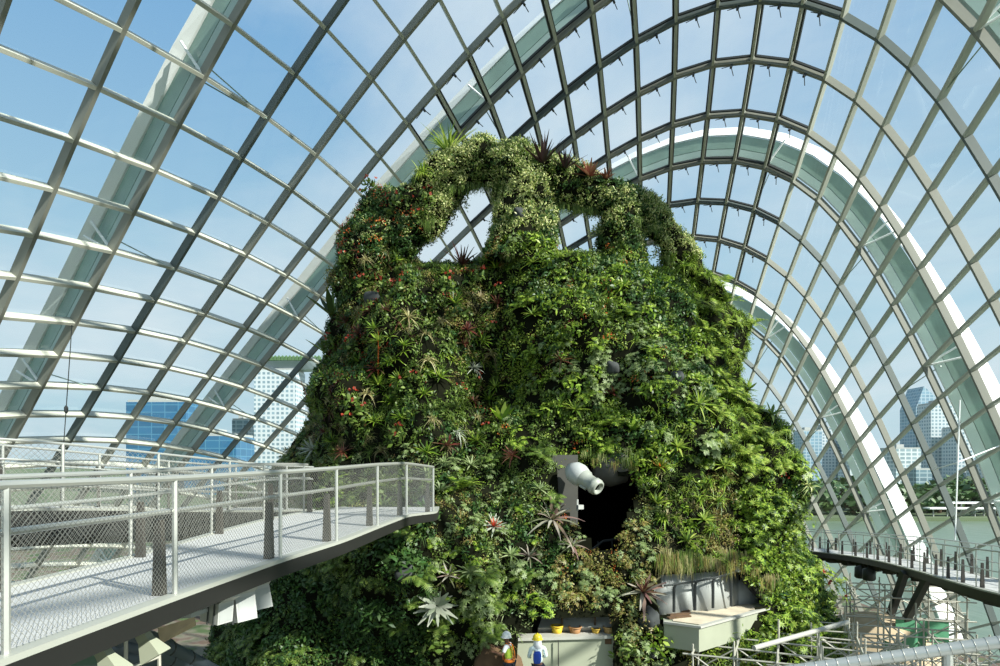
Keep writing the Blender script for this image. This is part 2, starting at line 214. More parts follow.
GRID = '''3622 -1515 -1564 3494 -1538 -1082 3354 -1550 -625 3203 -1549 -192 3041 -1536 217 2867 -1510 601 2683 -1472 959 2487 -1422 1292 2281 -1360 1599 2065 -1286 1879 1840 -1201 2131 1606 -1105 2355 1365 -999 2552 1117 -883 2720 864 -759 2860 608 -627 2973 349 -489 3057 88 -344 3115 -171 -196 3146 -429 -43 3150 -683 110 3129 -931 265 3083 -1173 418 3013 -1406 568 2918 -1629 713 2801 -1840 852 2663 -2039 982 2504 -2224 1103 2326 -2395 1212 2132 -2550 1309 1925 -2690 1394 1707 -2816 1466 1481 -2929 1526 1252 -3031 1576 1022 -3123 1617 796 -3208 1651 576 -3289 1680 366 -3369 1705 168 -3448 1729 -16 -3529 1753 -186 -3613 1778 -339 -3701 1805 -477 -3793 1834 -597 -3889 1866 -701 -3989 1899 -788 -4092 1935 -858 -4199 1972 -912 -4309 2012 -949 -4423 2054 -969 -4540 2098 -973 -4628 2131 -978 -4716 2164 -982 -4804 2197 -987 -4891 2230 -992 3657 -987 -1529 3538 -1006 -1075 3409 -1013 -642 3271 -1010 -228 3123 -997 165 2965 -972 539 2798 -937 891 2621 -890 1222 2433 -833 1532 2236 -765 1818 2030 -686 2081 1814 -597 2319 1591 -499 2531 1360 -391 2716 1123 -276 2875 881 -153 3006 635 -24 3109 386 110 3185 136 249 3234 -114 392 3255 -364 536 3249 -611 682 3216 -854 828 3157 -1092 972 3072 -1324 1114 2961 -1547 1251 2826 -1760 1382 2669 -1961 1505 2490 -2150 1619 2294 -2324 1721 2082 -2483 1812 1860 -2627 1891 1630 -2758 1958 1397 -2877 2015 1166 -2986 2065 939 -3090 2109 720 -3189 2149 511 -3289 2188 313 -3389 2227 128 -3491 2267 -44 -3596 2308 -203 -3704 2350 -348 -3813 2393 -480 -3924 2436 -598 -4036 2479 -703 -4149 2523 -795 -4264 2567 -873 -4379 2611 -937 -4496 2656 -988 -4615 2700 -1026 -4704 2734 -1069 -4793 2768 -1113 -4882 2801 -1156 -4970 2835 -1199 3698 -466 -1505 3587 -479 -1077 3468 -482 -664 3341 -477 -268 3206 -462 111 3062 -438 474 2910 -404 820 2749 -361 1149 2579 -308 1460 2400 -246 1751 2211 -173 2023 2014 -91 2272 1807 0 2499 1593 100 2701 1371 207 2878 1142 322 3027 908 442 3149 670 569 3243 428 699 3308 183 833 3345 -63 970 3352 -309 1108 3331 -554 1248 3281 -797 1387 3202 -1036 1525 3095 -1269 1660 2962 -1493 1790 2804 -1709 1914 2624 -1912 2031 2425 -2102 2137 2211 -2278 2233 1986 -2439 2318 1755 -2586 2393 1521 -2722 2458 1290 -2848 2516 1065 -2970 2571 847 -3089 2623 640 -3208 2675 442 -3328 2728 256 -3451 2783 80 -3574 2837 -84 -3699 2892 -238 -3824 2946 -382 -3948 2999 -515 -4071 3051 -637 -4195 3103 -749 -4317 3153 -850 -4439 3202 -940 -4562 3250 -1020 -4684 3297 -1089 -4776 3333 -1168 -4868 3368 -1247 -4959 3404 -1327 -5051 3440 -1406 3745 50 -1495 3641 43 -1087 3530 44 -693 3413 52 -313 3288 69 54 3157 93 407 3018 125 746 2872 166 1072 2718 215 1382 2556 272 1678 2384 339 1956 2204 414 2216 2014 498 2456 1815 590 2674 1607 690 2868 1391 797 3036 1168 911 3176 939 1030 3288 703 1154 3369 464 1281 3420 220 1412 3439 -26 1544 3427 -273 1678 3383 -521 1812 3307 -766 1946 3202 -1007 2078 3068 -1241 2206 2908 -1467 2330 2726 -1682 2448 2525 -1885 2558 2309 -2074 2659 2084 -2250 2749 1854 -2413 2830 1623 -2565 2904 1395 -2709 2972 1173 -2849 3037 958 -2987 3101 753 -3126 3166 555 -3265 3232 367 -3406 3299 187 -3547 3365 15 -3686 3430 -148 -3824 3494 -303 -3961 3556 -450 -4095 3615 -589 -4228 3673 -720 -4360 3730 -843 -4490 3784 -957 -4619 3837 -1063 -4748 3889 -1161 -4844 3927 -1274 -4940 3966 -1386 -5036 4004 -1499 -5133 4043 -1611 3799 559 -1497 3700 558 -1107 3596 564 -728 3487 576 -362 3372 594 -6 3251 620 338 3124 651 670 2991 690 991 2851 735 1301 2704 788 1598 2548 849 1881 2384 918 2150 2209 995 2402 2025 1080 2635 1831 1173 2845 1627 1274 3031 1414 1381 3190 1192 1494 3319 963 1613 3416 726 1735 3480 484 1861 3509 237 1989 3503 -13 2119 3462 -264 2249 3387 -515 2379 3280 -762 2507 3143 -1003 2633 2980 -1237 2755 2795 -1460 2872 2592 -1673 2984 2377 -1873 3088 2155 -2061 3183 1928 -2239 3271 1702 -2407 3353 1480 -2569 3431 1263 -2728 3508 1052 -2885 3584 848 -3043 3661 650 -3200 3738 459 -3356 3815 273 -3511 3890 94 -3664 3964 -78 -3814 4035 -245 -3961 4104 -406 -4107 4171 -560 -4250 4236 -709 -4391 4298 -852 -4531 4359 -989 -4669 4417 -1120 -4806 4474 -1244 -4908 4517 -1387 -5010 4559 -1530 -5112 4602 -1673 -5215 4645 -1816 3858 1062 -1513 3765 1067 -1137 3666 1078 -771 3564 1094 -416 3456 1115 -70 3344 1142 265 3227 1173 591 3105 1211 908 2977 1254 1215 2843 1303 1512 2702 1358 1799 2553 1421 2074 2394 1491 2336 2224 1570 2582 2043 1656 2809 1851 1751 3012 1647 1853 3189 1431 1962 3335 1206 2076 3448 971 2195 3523 728 2318 3561 479 2443 3559 226 2569 3518 -29 2696 3440 -283 2822 3328 -535 2947 3186 -781 3070 3018 -1020 3190 2831 -1249 3306 2628 -1467 3417 2416 -1675 3523 2197 -1874 3622 1978 -2064 3717 1759 -2248 3808 1543 -2429 3897 1332 -2607 3985 1125 -2783 4072 922 -2957 4158 724 -3129 4244 529 -3299 4329 338 -3466 4411 152 -3630 4492 -30 -3791 4569 -208 -3950 4645 -381 -4106 4718 -551 -4260 4789 -717 -4413 4859 -878 -4563 4926 -1035 -4711 4991 -1188 -4857 5054 -1337 -4967 5102 -1508 -5077 5149 -1678 -5186 5197 -1849 -5296 5244 -2020 3923 1559 -1543 3834 1571 -1179 3740 1586 -823 3643 1606 -477 3542 1630 -140 3437 1658 189 3328 1691 509 3215 1728 821 3098 1769 1124 2975 1815 1421 2846 1866 1709 2710 1923 1989 2565 1988 2258 2410 2059 2515 2242 2140 2757 2060 2228 2977 1865 2326 3172 1655 2431 3336 1432 2543 3463 1197 2660 3549 952 2781 3592 700 2905 3591 443 3030 3547 184 3154 3463 -73 3278 3344 -327 3400 3195 -576 3519 3023 -817 3636 2834 -1049 3750 2633 -1272 3861 2426 -1486 3968 2214 -1693 4071 2002 -1893 4171 1791 -2092 4270 1583 -2288 4367 1376 -2483 4464 1173 -2675 4560 972 -2864 4655 772 -3049 4747 575 -3231 4838 379 -3409 4926 186 -3584 5012 -4 -3756 5096 -193 -3926 5177 -378 -4094 5257 -562 -4260 5335 -743 -4424 5412 -921 -4586 5486 -1097 -4746 5558 -1270 -4903 5629 -1440 -5021 5682 -1636 -5139 5734 -1833 -5257 5787 -2029 -5375 5840 -2225 3994 2051 -1589 3907 2068 -1233 3818 2088 -885 3725 2112 -546 3629 2139 -215 3530 2169 107 3428 2203 422 3322 2240 730 3212 2280 1030 3099 2324 1325 2980 2373 1613 2856 2425 1895 2723 2484 2169 2581 2550 2435 2426 2624 2689 2255 2707 2925 2068 2800 3137 1863 2902 3317 1641 3012 3458 1404 3129 3553 1155 3250 3600 898 3374 3597 636 3499 3548 375 3622 3455 115 3744 3327 -139 3863 3171 -388 3980 2996 -629 4095 2807 -863 4208 2611 -1090 4319 2410 -1309 4427 2207 -1522 4533 2002 -1732 4637 1798 -1940 4740 1595 -2147 4843 1393 -2353 4946 1192 -2557 5047 992 -2757 5146 792 -2954 5244 592 -3147 5339 393 -3336 5433 195 -3524 5524 -3 -3709 5614 -200 -3892 5702 -397 -4072 5789 -592 -4251 5874 -787 -4427 5957 -980 -4601 6039 -1173 -4773 6119 -1364 -4942 6197 -1555 -5069 6256 -1774 -5197 6315 -1993 -5324 6374 -2212 -5451 6432 -2431 4068 2536 -1652 3985 2559 -1301 3899 2584 -958 3810 2611 -624 3718 2641 -298 3624 2674 19 3526 2709 330 3426 2747 633 3323 2787 931 3216 2830 1223 3105 2876 1510 2990 2926 1793 2868 2981 2071 2737 3041 2342 2593 3109 2605 2434 3186 2854 2255 3275 3081 2054 3374 3276 1832 3483 3429 1591 3600 3532 1337 3723 3580 1073 3848 3574 807 3974 3516 542 4098 3414 283 4219 3278 29 4337 3116 -218 4453 2940 -458 4567 2755 -693 4679 2565 -923 4790 2372 -1146 4899 2177 -1365 5007 1980 -1580 5113 1781 -1794 5218 1582 -2007 5322 1383 -2220 5427 1183 -2432 5530 983 -2641 5633 782 -2848 5734 580 -3052 5834 379 -3255 5933 176 -3455 6030 -27 -3652 6126 -231 -3848 6221 -437 -4041 6314 -642 -4232 6406 -849 -4420 6496 -1056 -4607 6585 -1264 -4792 6673 -1472 -4975 6760 -1681 -5112 6825 -1921 -5249 6890 -2161 -5386 6955 -2401 -5523 7020 -2641 4147 3017 -1731 4067 3044 -1384 3983 3073 -1045 3897 3104 -715 3809 3137 -392 3718 3172 -78 3624 3208 230 3528 3247 530 3429 3288 825 3327 3331 1115 3222 3376 1401 3113 3424 1684 2998 3476 1963 2876 3533 2238 2743 3596 2507 2594 3668 2764 2423 3751 3002 2226 3847 3208 2004 3955 3370 1759 4073 3478 1498 4198 3527 1228 4325 3516 957 4453 3449 690 4578 3339 431 4699 3197 179 4817 3035 -66 4933 2862 -306 5047 2683 -541 5159 2500 -772 5271 2315 -999 5381 2128 -1221 5489 1937 -1439 5595 1742 -1655 5700 1546 -1872 5804 1349 -2089 5908 1150 -2307 6013 949 -2524 6117 747 -2740 6221 543 -2955 6325 339 -3168 6428 133 -3379 6531 -74 -3588 6632 -285 -3796 6733 -497 -4001 6833 -712 -4204 6931 -929 -4406 7029 -1148 -4606 7126 -1369 -4804 7222 -1593 -5000 7317 -1818 -5147 7388 -2077 -5295 7459 -2337 -5442 7530 -2596 -5589 7601 -2855 4229 3493 -1826 4150 3524 -1483 4070 3557 -1147 3986 3591 -819 3900 3626 -499 3812 3663 -186 3721 3701 119 3627 3741 418 3531 3782 710 3433 3826 998 3332 3871 1282 3227 3918 1564 3117 3969 1844 3001 4023 2122 2875 4083 2393 2733 4151 2654 2569 4230 2897 2377 4322 3108 2155 4428 3276 1906 4546 3388 1640 4673 3436 1365 4802 3420 1091 4932 3347 823 5058 3233 564 5180 3092 313 5300 2935 68 5417 2768 -170 5531 2597 -405 5645 2421 -636 5756 2243 -863 5866 2061 -1087 5974 1875 -1307 6080 1685 -1526 6184 1492 -1745 6288 1296 -1966 6392 1097 -2188 6496 896 -2411 6602 692 -2634 6708 486 -2857 6814 278 -3079 6921 69 -3300 7028 -143 -3520 7135 -358 -3738 7241 -577 -3955 7347 -800 -4170 7452 -1026 -4384 7557 -1256 -4597 7661 -1490 -4808 7764 -1727 -5018 7867 -1968 -5176 7944 -2244 -5333 8022 -2521 -5491 8099 -2798 -5648 8176 -3075 4312 3965 -1938 4236 3999 -1598 4157 4034 -1265 4075 4071 -939 3991 4108 -620 3905 4147 -309 3816 4186 -4 3724 4227 293 3630 4270 583 3534 4313 869 3435 4359 1152 3332 4406 1432 3225 4457 1712 3112 4510 1989 2989 4568 2260 2851 4633 2521 2692 4709 2762 2504 4798 2975 2284 4902 3144 2035 5019 3257 1766 5146 3304 1488 5277 3287 1212 5407 3214 944 5535 3104 684 5659 2970 433 5781 2822 189 5900 2665 -49 6016 2501 -282 6130 2332 -512 6243 2158 -739 6353 1981 -962 6460 1799 -1184 6566 1613 -1405 6670 1422 -1627 6774 1227 -1850 6878 1029 -2075 6983 827 -2303 7088 621 -2531 7196 413 -2760 7304 202 -2990 7414 -12 -3219 7524 -229 -3448 7635 -449 -3676 7746 -675 -3903 7857 -905 -4130 7968 -1140 -4356 8079 -1380 -4581 8190 -1625 -4805 8301 -1875 -5028 8412 -2130 -5196 8495 -2423 -5364 8578 -2716 -5531 8661 -3008 -5699 8744 -3301 4398 4433 -2067 4323 4469 -1730 4245 4507 -1400 4164 4545 -1076 4082 4584 -759 3996 4624 -448 3908 4665 -145 3818 4707 152 3725 4750 441 3630 4794 726 3532 4840 1006 3430 4888 1284 3323 4938 1561 3211 4991 1835 3089 5048 2103 2953 5112 2360 2796 5186 2599 2610 5273 2810 2393 5375 2978 2147 5490 3091 1879 5616 3140 1603 5747 3127 1327 5878 3063 1058 6007 2964 798 6134 2841 547 6258 2704 303 6379 2555 65 6498 2398 -168 6614 2235 -397 6727 2066 -623 6837 1892 -847 6946 1713 -1070 7052 1529 -1293 7157 1340 -1516 7261 1146 -1742 7366 947 -1970 7471 745 -2200 7578 538 -2432 7686 327 -2666 7796 112 -2901 7907 -106 -3138 8020 -329 -3374 8135 -556 -3611 8250 -788 -3848 8365 -1026 -4085 8481 -1270 -4322 8598 -1519 -4558 8715 -1775 -4795 8832 -2037 -5031 8950 -2305 -5208 9038 -2613 -5385 9126 -2920 -5563 9215 -3228 -5740 9303 -3536 4484 4897 -2211 4409 4935 -1878 4332 4974 -1551 4252 5013 -1230 4170 5054 -916 4085 5095 -607 3997 5137 -304 3907 5179 -8 3815 5223 281 3720 5268 564 3622 5314 842 3520 5361 1118 3414 5411 1391 3302 5464 1660 3180 5522 1923 3043 5586 2176 2886 5659 2411 2702 5745 2619 2488 5845 2787 2246 5959 2902 1983 6082 2956 1711 6211 2953 1438 6342 2904 1170 6473 2819 910 6602 2710 658 6729 2582 413 6853 2442 174 6974 2292 -59 7093 2134 -288 7208 1969 -514 7320 1797 -738 7429 1621 -962 7537 1438 -1187 7643 1250 -1413 7749 1056 -1641 7855 857 -1871 7961 653 -2103 8069 443 -2338 8178 230 -2576 8289 11 -2816 8403 -213 -3058 8518 -441 -3301 8634 -675 -3545 8753 -915 -3790 8872 -1161 -4036 8992 -1414 -4283 9113 -1673 -4530 9236 -1939 -4777 9358 -2212 -5025 9482 -2493 -5211 9575 -2815 -5398 9668 -3137 -5584 9760 -3459 -5770 9853 -3781 4570 5358 -2371 4495 5397 -2042 4417 5436 -1719 4337 5476 -1402 4254 5517 -1090 4169 5559 -784 4081 5602 -484 3990 5646 -190 3897 5690 98 3802 5735 381 3704 5781 660 3604 5829 934 3499 5878 1204 3387 5931 1468 3263 5989 1726 3126 6053 1973 2968 6127 2205 2785 6213 2411 2573 6311 2578 2336 6423 2696 2081 6543 2759 1816 6671 2770 1548 6801 2737 1283 6933 2669 1023 7064 2574 770 7194 2458 523 7321 2326 283 7445 2183 49 7566 2030 -182 7683 1868 -409 7798 1699 -635 7910 1524 -861 8020 1342 -1087 8129 1154 -1315 8237 960 -1545 8344 759 -1777 8452 553 -2012 8562 341 -2250 8673 124 -2491 8785 -100 -2734 8900 -329 -2980 9017 -564 -3229 9135 -806 -3479 9256 -1054 -3731 9378 -1309 -3984 9502 -1571 -4239 9626 -1840 -4496 9753 -2117 -4753 9880 -2401 -5012 10008 -2694 -5206 10105 -3029 -5400 10201 -3365 -5593 10297 -3701 -5787 10394 -4037 4656 5818 -2546 4580 5855 -2222 4501 5894 -1903 4419 5934 -1590 4335 5976 -1282 4248 6018 -980 4158 6062 -683 4066 6106 -391 3971 6152 -104 3876 6197 180 3779 6243 459 3680 6290 732 3576 6339 999 3465 6392 1260 3341 6450 1514 3202 6515 1757 3044 6589 1984 2861 6674 2186 2653 6772 2353 2423 6881 2476 2176 6999 2549 1919 7124 2576 1658 7254 2560 1396 7386 2510 1137 7519 2430 884 7651 2328 636 7781 2207 393 7908 2071 156 8033 1924 -77 8154 1766 -307 8272 1600 -536 8388 1425 -764 8501 1244 -992 8613 1055 -1222 8724 860 -1454 8834 658 -1689 8945 449 -1926 9056 233 -2166 9169 11 -2410 9283 -218 -2656 9400 -454 -2906 9518 -696 -3159 9638 -946 -3414 9760 -1203 -3671 9884 -1468 -3931 10010 -1740 -4193 10138 -2020 -4457 10267 -2308 -4722 10397 -2604 -4990 10529 -2908 -5190 10628 -3257 -5391 10726 -3607 -5591 10825 -3957 -5792 10924 -4306 4741 6275 -2735 4662 6311 -2416 4581 6349 -2101 4497 6388 -1792 4411 6429 -1488 4322 6471 -1189 4230 6515 -894 4136 6560 -604 4041 6606 -317 3945 6652 -34 3849 6698 243 3751 6745 514 3647 6794 779 3536 6847 1037 3413 6904 1287 3274 6969 1526 3116 7044 1748 2935 7129 1946 2731 7226 2112 2508 7333 2239 2270 7449 2324 2022 7573 2367 1767 7702 2370 1510 7834 2339 1254 7968 2277 1000 8102 2190 751 8235 2081 506 8365 1955 265 8493 1815 29 8619 1662 -205 8741 1499 -437 8861 1326 -669 8979 1145 -901 9095 955 -1133 9209 758 -1368 9323 553 -1605 9437 341 -1845 9552 121 -2088 9667 -107 -2334 9783 -343 -2583 9901 -586 -2836 10021 -837 -3092 10143 -1096 -3351 10266 -1362 -3613 10392 -1637 -3877 10519 -1920 -4144 10648 -2211 -4414 10778 -2511 -4686 10910 -2818 -4960 11044 -3135 -5165 11144 -3498 -5371 11244 -3862 -5577 11344 -4225 -5782 11444 -4589 4823 6730 -2938 4742 6764 -2623 4658 6800 -2313 4572 6837 -2008 4483 6877 -1707 4392 6918 -1410 4299 6962 -1117 4204 7006 -828 4108 7052 -542 4011 7098 -261 3915 7145 13 3815 7192 280 3711 7241 540 3600 7294 794 3477 7352 1041 3340 7417 1276 3183 7492 1494 3005 7578 1688 2807 7674 1854 2592 7780 1986 2363 7894 2083 2123 8016 2142 1876 8144 2165 1624 8276 2154 1371 8411 2111 1119 8546 2041 869 8682 1948 622 8816 1834 378 8948 1703 137 9078 1557 -102 9205 1398 -339 9330 1227 -575 9453 1047 -810 9574 856 -1047 9693 656 -1285 9812 448 -1526 9930 231 -1768 10048 5 -2014 10166 -230 -2263 10285 -473 -2515 10405 -724 -2770 10527 -984 -3028 10649 -1253 -3290 10774 -1530 -3555 10900 -1816 -3823 11027 -2111 -4093 11157 -2414 -4367 11287 -2725 -4643 11419 -3045 -4922 11553 -3374 -5131 11653 -3752 -5340 11753 -4130 -5549 11854 -4508 -5758 11954 -4886 4904 7185 -3154 4820 7215 -2844 4733 7248 -2537 4644 7283 -2235 4553 7320 -1937 4460 7359 -1642 4365 7401 -1351 4269 7444 -1064 4173 7488 -781 4075 7534 -504 3976 7581 -235 3874 7629 27 3768 7680 282 3655 7734 533 3532 7793 775 3396 7859 1006 3242 7935 1220 3069 8020 1413 2879 8116 1580 2673 8221 1719 2453 8334 1827 2222 8455 1902 1983 8582 1944 1738 8714 1953 1490 8849 1932 1240 8986 1881 989 9123 1805 740 9261 1706 493 9397 1586 247 9532 1449 4 9664 1296 -239 9795 1129 -480 9924 949 -721 10050 758 -963 10175 555 -1206 10299 343 -1450 10422 120 -1696 10544 -113 -1945 10666 -355 -2196 10788 -607 -2451 10911 -868 -2708 11034 -1138 -2968 11158 -1418 -3232 11283 -1707 -3499 11409 -2005 -3768 11537 -2311 -4041 11665 -2627 -4316 11795 -2951 -4595 11926 -3284 -4876 12057 -3626 -5087 12156 -4019 -5298 12255 -4412 -5509 12354 -4805 -5720 12453 -5198 4982 7639 -3383 4894 7664 -3076 4805 7693 -2772 4713 7724 -2473 4620 7758 -2177 4525 7794 -1885 4429 7833 -1597 4332 7873 -1313 4234 7916 -1035 4135 7961 -764 4033 8008 -499 3928 8057 -242 3819 8109 10 3703 8166 255 3579 8227 492 3444 8295 718 3294 8372 929 3128 8458 1122 2946 8553 1292 2750 8657 1439 2540 8770 1558 2319 8889 1648 2089 9015 1708 1851 9147 1738 1608 9282 1738 1361 9420 1708 1112 9560 1651 862 9700 1569 611 9841 1464 361 9980 1337 112 10119 1192 -137 10256 1030 -384 10391 853 -632 10524 661 -880 10655 456 -1128 10785 239 -1377 10914 9 -1628 11041 -231 -1880 11167 -482 -2135 11293 -744 -2391 11419 -1016 -2651 11544 -1298 -2912 11669 -1590 -3177 11795 -1891 -3444 11920 -2202 -3714 12047 -2522 -3987 12174 -2850 -4263 12301 -3188 -4542 12429 -3534 -4823 12557 -3889 -5034 12653 -4298 -5245 12749 -4706 -5456 12846 -5115 -5667 12942 -5523 5058 8092 -3624 4967 8112 -3319 4874 8135 -3017 4780 8161 -2720 4685 8191 -2427 4588 8223 -2138 4491 8257 -1854 4393 8295 -1576 4293 8336 -1304 4190 8379 -1038 4086 8426 -778 3978 8476 -525 3865 8530 -279 3747 8589 -39 3621 8654 193 3486 8725 414 3339 8804 623 3180 8891 816 3007 8986 990 2822 9090 1144 2623 9201 1275 2413 9320 1380 2193 9445 1458 1964 9575 1508 1727 9711 1530 1484 9849 1522 1237 9991 1487 986 10135 1424 733 10279 1335 478 10424 1222 223 10568 1087 -32 10712 932 -288 10854 757 -543 10994 566 -797 11133 358 -1052 11270 136 -1308 11405 -101 -1563 11538 -350 -1820 11669 -612 -2078 11799 -885 -2337 11928 -1169 -2597 12056 -1464 -2860 12182 -1769 -3125 12308 -2083 -3392 12433 -2407 -3661 12557 -2741 -3933 12682 -3083 -4207 12805 -3435 -4483 12929 -3795 -4762 13052 -4164 -4972 13144 -4589 -5181 13236 -5014 -5390 13329 -5438 -5600 13421 -5863 5131 8544 -3877 5037 8558 -3572 4941 8574 -3272 4845 8595 -2977 4748 8618 -2688 4650 8645 -2403 4551 8675 -2125 4450 8709 -1852 4347 8747 -1586 4242 8789 -1326 4134 8836 -1072 4022 8887 -824 3906 8944 -583 3785 9006 -348 3657 9074 -122 3522 9148 96 3379 9230 302 3226 9318 496 3063 9414 675 2888 9518 836 2701 9628 978 2503 9746 1098 2294 9870 1194 2074 10000 1265 1845 10135 1308 1608 10275 1324 1363 10418 1311 1113 10564 1269 857 10713 1200 599 10863 1103 337 11013 980 74 11164 833 -189 11313 663 -453 11462 473 -716 11608 262 -979 11753 34 -1241 11895 -210 -1502 12035 -470 -1764 12172 -743 -2025 12307 -1029 -2287 12439 -1326 -2549 12569 -1635 -2812 12697 -1954 -3076 12823 -2283 -3341 12947 -2621 -3608 13069 -2969 -3877 13189 -3326 -4148 13308 -3692 -4420 13426 -4067 -4695 13542 -4451 -4901 13629 -4892 -5106 13716 -5334 -5312 13804 -5775 -5518 13891 -6216 5201 8996 -4140 5104 9001 -3835 5007 9011 -3536 4909 9023 -3244 4810 9040 -2959 4710 9061 -2680 4608 9086 -2408 4504 9116 -2142 4398 9151 -1882 4289 9191 -1628 4177 9238 -1380 4061 9290 -1138 3941 9349 -902 3817 9415 -673 3688 9487 -451 3554 9566 -237 3414 9650 -32 3267 9741 163 3113 9838 346 2949 9942 515 2775 10052 668 2590 10168 803 2393 10291 917 2184 10420 1008 1964 10555 1074 1733 10695 1113 1492 10840 1124 1242 10989 1106 985 11142 1058 722 11297 979 454 11454 871 183 11612 734 -89 11769 570 -362 11926 381 -635 12082 168 -906 12235 -66 -1176 12385 -319 -1445 12532 -589 -1712 12676 -875 -1977 12816 -1175 -2241 12952 -1487 -2504 13085 -1811 -2767 13214 -2145 -3029 13340 -2489 -3292 13462 -2843 -3556 13581 -3206 -3820 13697 -3578 -4086 13810 -3959 -4352 13920 -4349 -4620 14028 -4748 -4821 14109 -5207 -5021 14189 -5666 -5222 14270 -6125 -5423 14351 -6583'''.split()
# ------------------------------------------------------------------ the glass dome: nodes of the steel grid in centimetres (rib, purlin)
def build_dome():
    G = np.array(GRID, float).reshape(GN)/100.; ni, npp, _ = G.shape
    di = np.gradient(G, axis=0); dp = np.gradient(G, axis=1)
    Nn = np.cross(di, dp); Nn /= np.linalg.norm(Nn, axis=2, keepdims=True)
    cen = G.reshape(-1, 3).mean(0)
    if np.sum((G[ni//2, npp//2]-np.array([0, 45, -5]))*Nn[ni//2, npp//2]) < 0: Nn = -Nn     # outward
    Z0 = -19.2
    root = thing('ceiling', (0, 40, -19), 'curved steel lattice of the glasshouse roof, grey ribs crossing pale purlins', 'roof', None, 'structure')
    def runs(mask):
        r = []; s = None
        for k, m in enumerate(list(mask)+[False]):
            if m and s is None: s = k
            if not m and s is not None:
                if k-s > 1: r.append((s, k))
                s = None
        return r
    ok = G[:, :, 2] > Z0-4.0
    for i in range(ni):
        mb = MB()
        for a, b in runs(ok[i]):
            mb.beam(list(G[i, a:b]), list(Nn[i, a:b]), .22, .58, .27)
        if mb.v: mb.build('rib', M['steelblue' if (i+GI0) % 4 == 2 else 'steel'], root)
    for p in range(npp):
        mb = MB()
        for a, b in runs(ok[:, p]):
            mb.beam(list(G[a:b, p]), list(Nn[a:b, p]), .21, .60, .30)
        if mb.v: mb.build('purlin', M['purlin'], root)
    # window actuators on the opening vents near the crown
    for i in range(4-GI0, 12-GI0):
        for p in range(npp):
            if -9 <= p+GP0 <= 1:
                c = G[i, p]*.5+G[i, p+1]*.5; n = Nn[i, p]; t = (G[i, p+1]-G[i, p]); t /= np.linalg.norm(t); d = np.cross(n, t)
                R = Matrix((t, d, n)).transposed(); mb = MB()
                mb.box(Vector(c-n*.15), (.16, .2, .34), R)
                mb.tube([Vector(c-n*.2), Vector(c-d*1.3+n*.3)], .035, 5); mb.tube([Vector(c-n*.1), Vector(c-d*.5+t*.9+n*.3)], .03, 5)
                cs = [G[a, b_]+Nn[a, b_]*.40 for a, b_ in ((i, p), (i+1, p), (i+1, p+1), (i, p+1))]; mc = sum(cs)/4; cs = [Vector(mc+(q_-mc)*.88) for q_ in cs]
                fr = MB()
                for e in range(4): fr.beam([cs[e], cs[(e+1) % 4]], Vector(n), .13, .18)
                vf = fr.build('vent_frame', M['darksteel'], root); mb.build('vent_actuator', M['darksteel'], vf)
    # glass
    idx = np.arange(ni*npp).reshape(ni, npp); q = []
    V = (G+Nn*.5).reshape(-1, 3)
    for i in range(ni-1):
        for p in range(npp-1):
            if ok[i, p] and ok[i+1, p] and ok[i, p+1] and ok[i+1, p+1]: q.append((idx[i, p], idx[i+1, p], idx[i+1, p+1], idx[i, p+1]))
    w = npmesh('window_1', V, q, M['glass'])
    tag(w, 'clear curved glass skin of the whole glasshouse', 'glass', None, 'structure')
    # outer arches standing outside the glass
    labs = {1: 'white outer steel arch nearest on the left, crossing the top left corner',
            5: 'white outer steel arch running down behind the mountain\'s left shoulder',
            9: 'broad white outer arch curving over the mountain\'s right shoulder',
            13: 'farthest white outer arch, low behind the mountain\'s right side'}
    for ia, lab in labs.items():
        i = ia-GI0
        a, b = max(runs(ok[i]), key=lambda r: r[1]-r[0])
        P = G[i, a:b]; N = Nn[i, a:b]; pp = np.arange(a, b)+GP0
        P = P.copy()
        for _ in range(12):
            Q_ = P.copy(); Q_[1:-1] = .25*P[:-2]+.5*P[1:-1]+.25*P[2:]; P = np.where((pp <= -20)[:, None], Q_, P)
        # stay in the rib plane
        T = np.gradient(P, axis=0); T /= np.linalg.norm(T, axis=1, keepdims=True)
        pl = np.cross(P[-1]-P[0], P[len(P)//2]-P[0]); pl /= np.linalg.norm(pl)
        if pl[1] < 0: pl = -pl
        R = np.cross(T, pl); R /= np.linalg.norm(R, axis=1, keepdims=True)
        if np.sum(R*N) < 0: R = -R
        base = P[len(P)//2]; foot = Vector((float(P[-1][0]), float(P[-1][1]), -19.))
        off = np.interp(pp, [-22, -8, 2, 16], [3.3, 2.7, 2.4, 2.2])[:, None]; wd = np.interp(pp, [-22, -8, -1, 3], [1.5, 1.0, .7, .45])[:, None]
        t = thing('outer_arch', foot, lab, 'arch', 'white arches outside the glass')
        mb = MB(); q1 = P+R*(off+wd/2)
        vs = []
        for k in range(len(P)):
            o = Vector(P[k]); r = Vector(R[k]); d = Vector(pl); o0 = float(off[k, 0]); w0 = float(wd[k, 0])
            ln = float(np.interp(pp[k], [-22, -2, 4], [.6, .6, -1.]))*w0  # front face twisted along the arch so that it catches the sun
            for rr, dd in ((o0, -.1), (o0+w0, -.1+ln), (o0+w0, .12+max(ln, 0)), (o0, .12)): vs.append(o+r*rr+d*dd)
        n = len(P); fs = [(k*4+j, k*4+(j+1)%4, k*4+4+(j+1)%4, k*4+4+j) for k in range(n-1) for j in range(4)]
        mb.add(vs, fs); mb.build('flange', M['white'], t)
        mb = MB(); vs = []
        for k in range(len(P)):
            o = Vector(P[k]); r = Vector(R[k]); d = Vector(pl); o0 = float(off[k, 0])
            for rr, dd in ((o0*.52, .0), (o0*.97, .0), (o0*.97, .3), (o0*.52, .3)): vs.append(o+r*rr+d*dd)
        mb.add(vs, fs); mb.build('web', M['web'], t)
        mb = MB(); vs = []
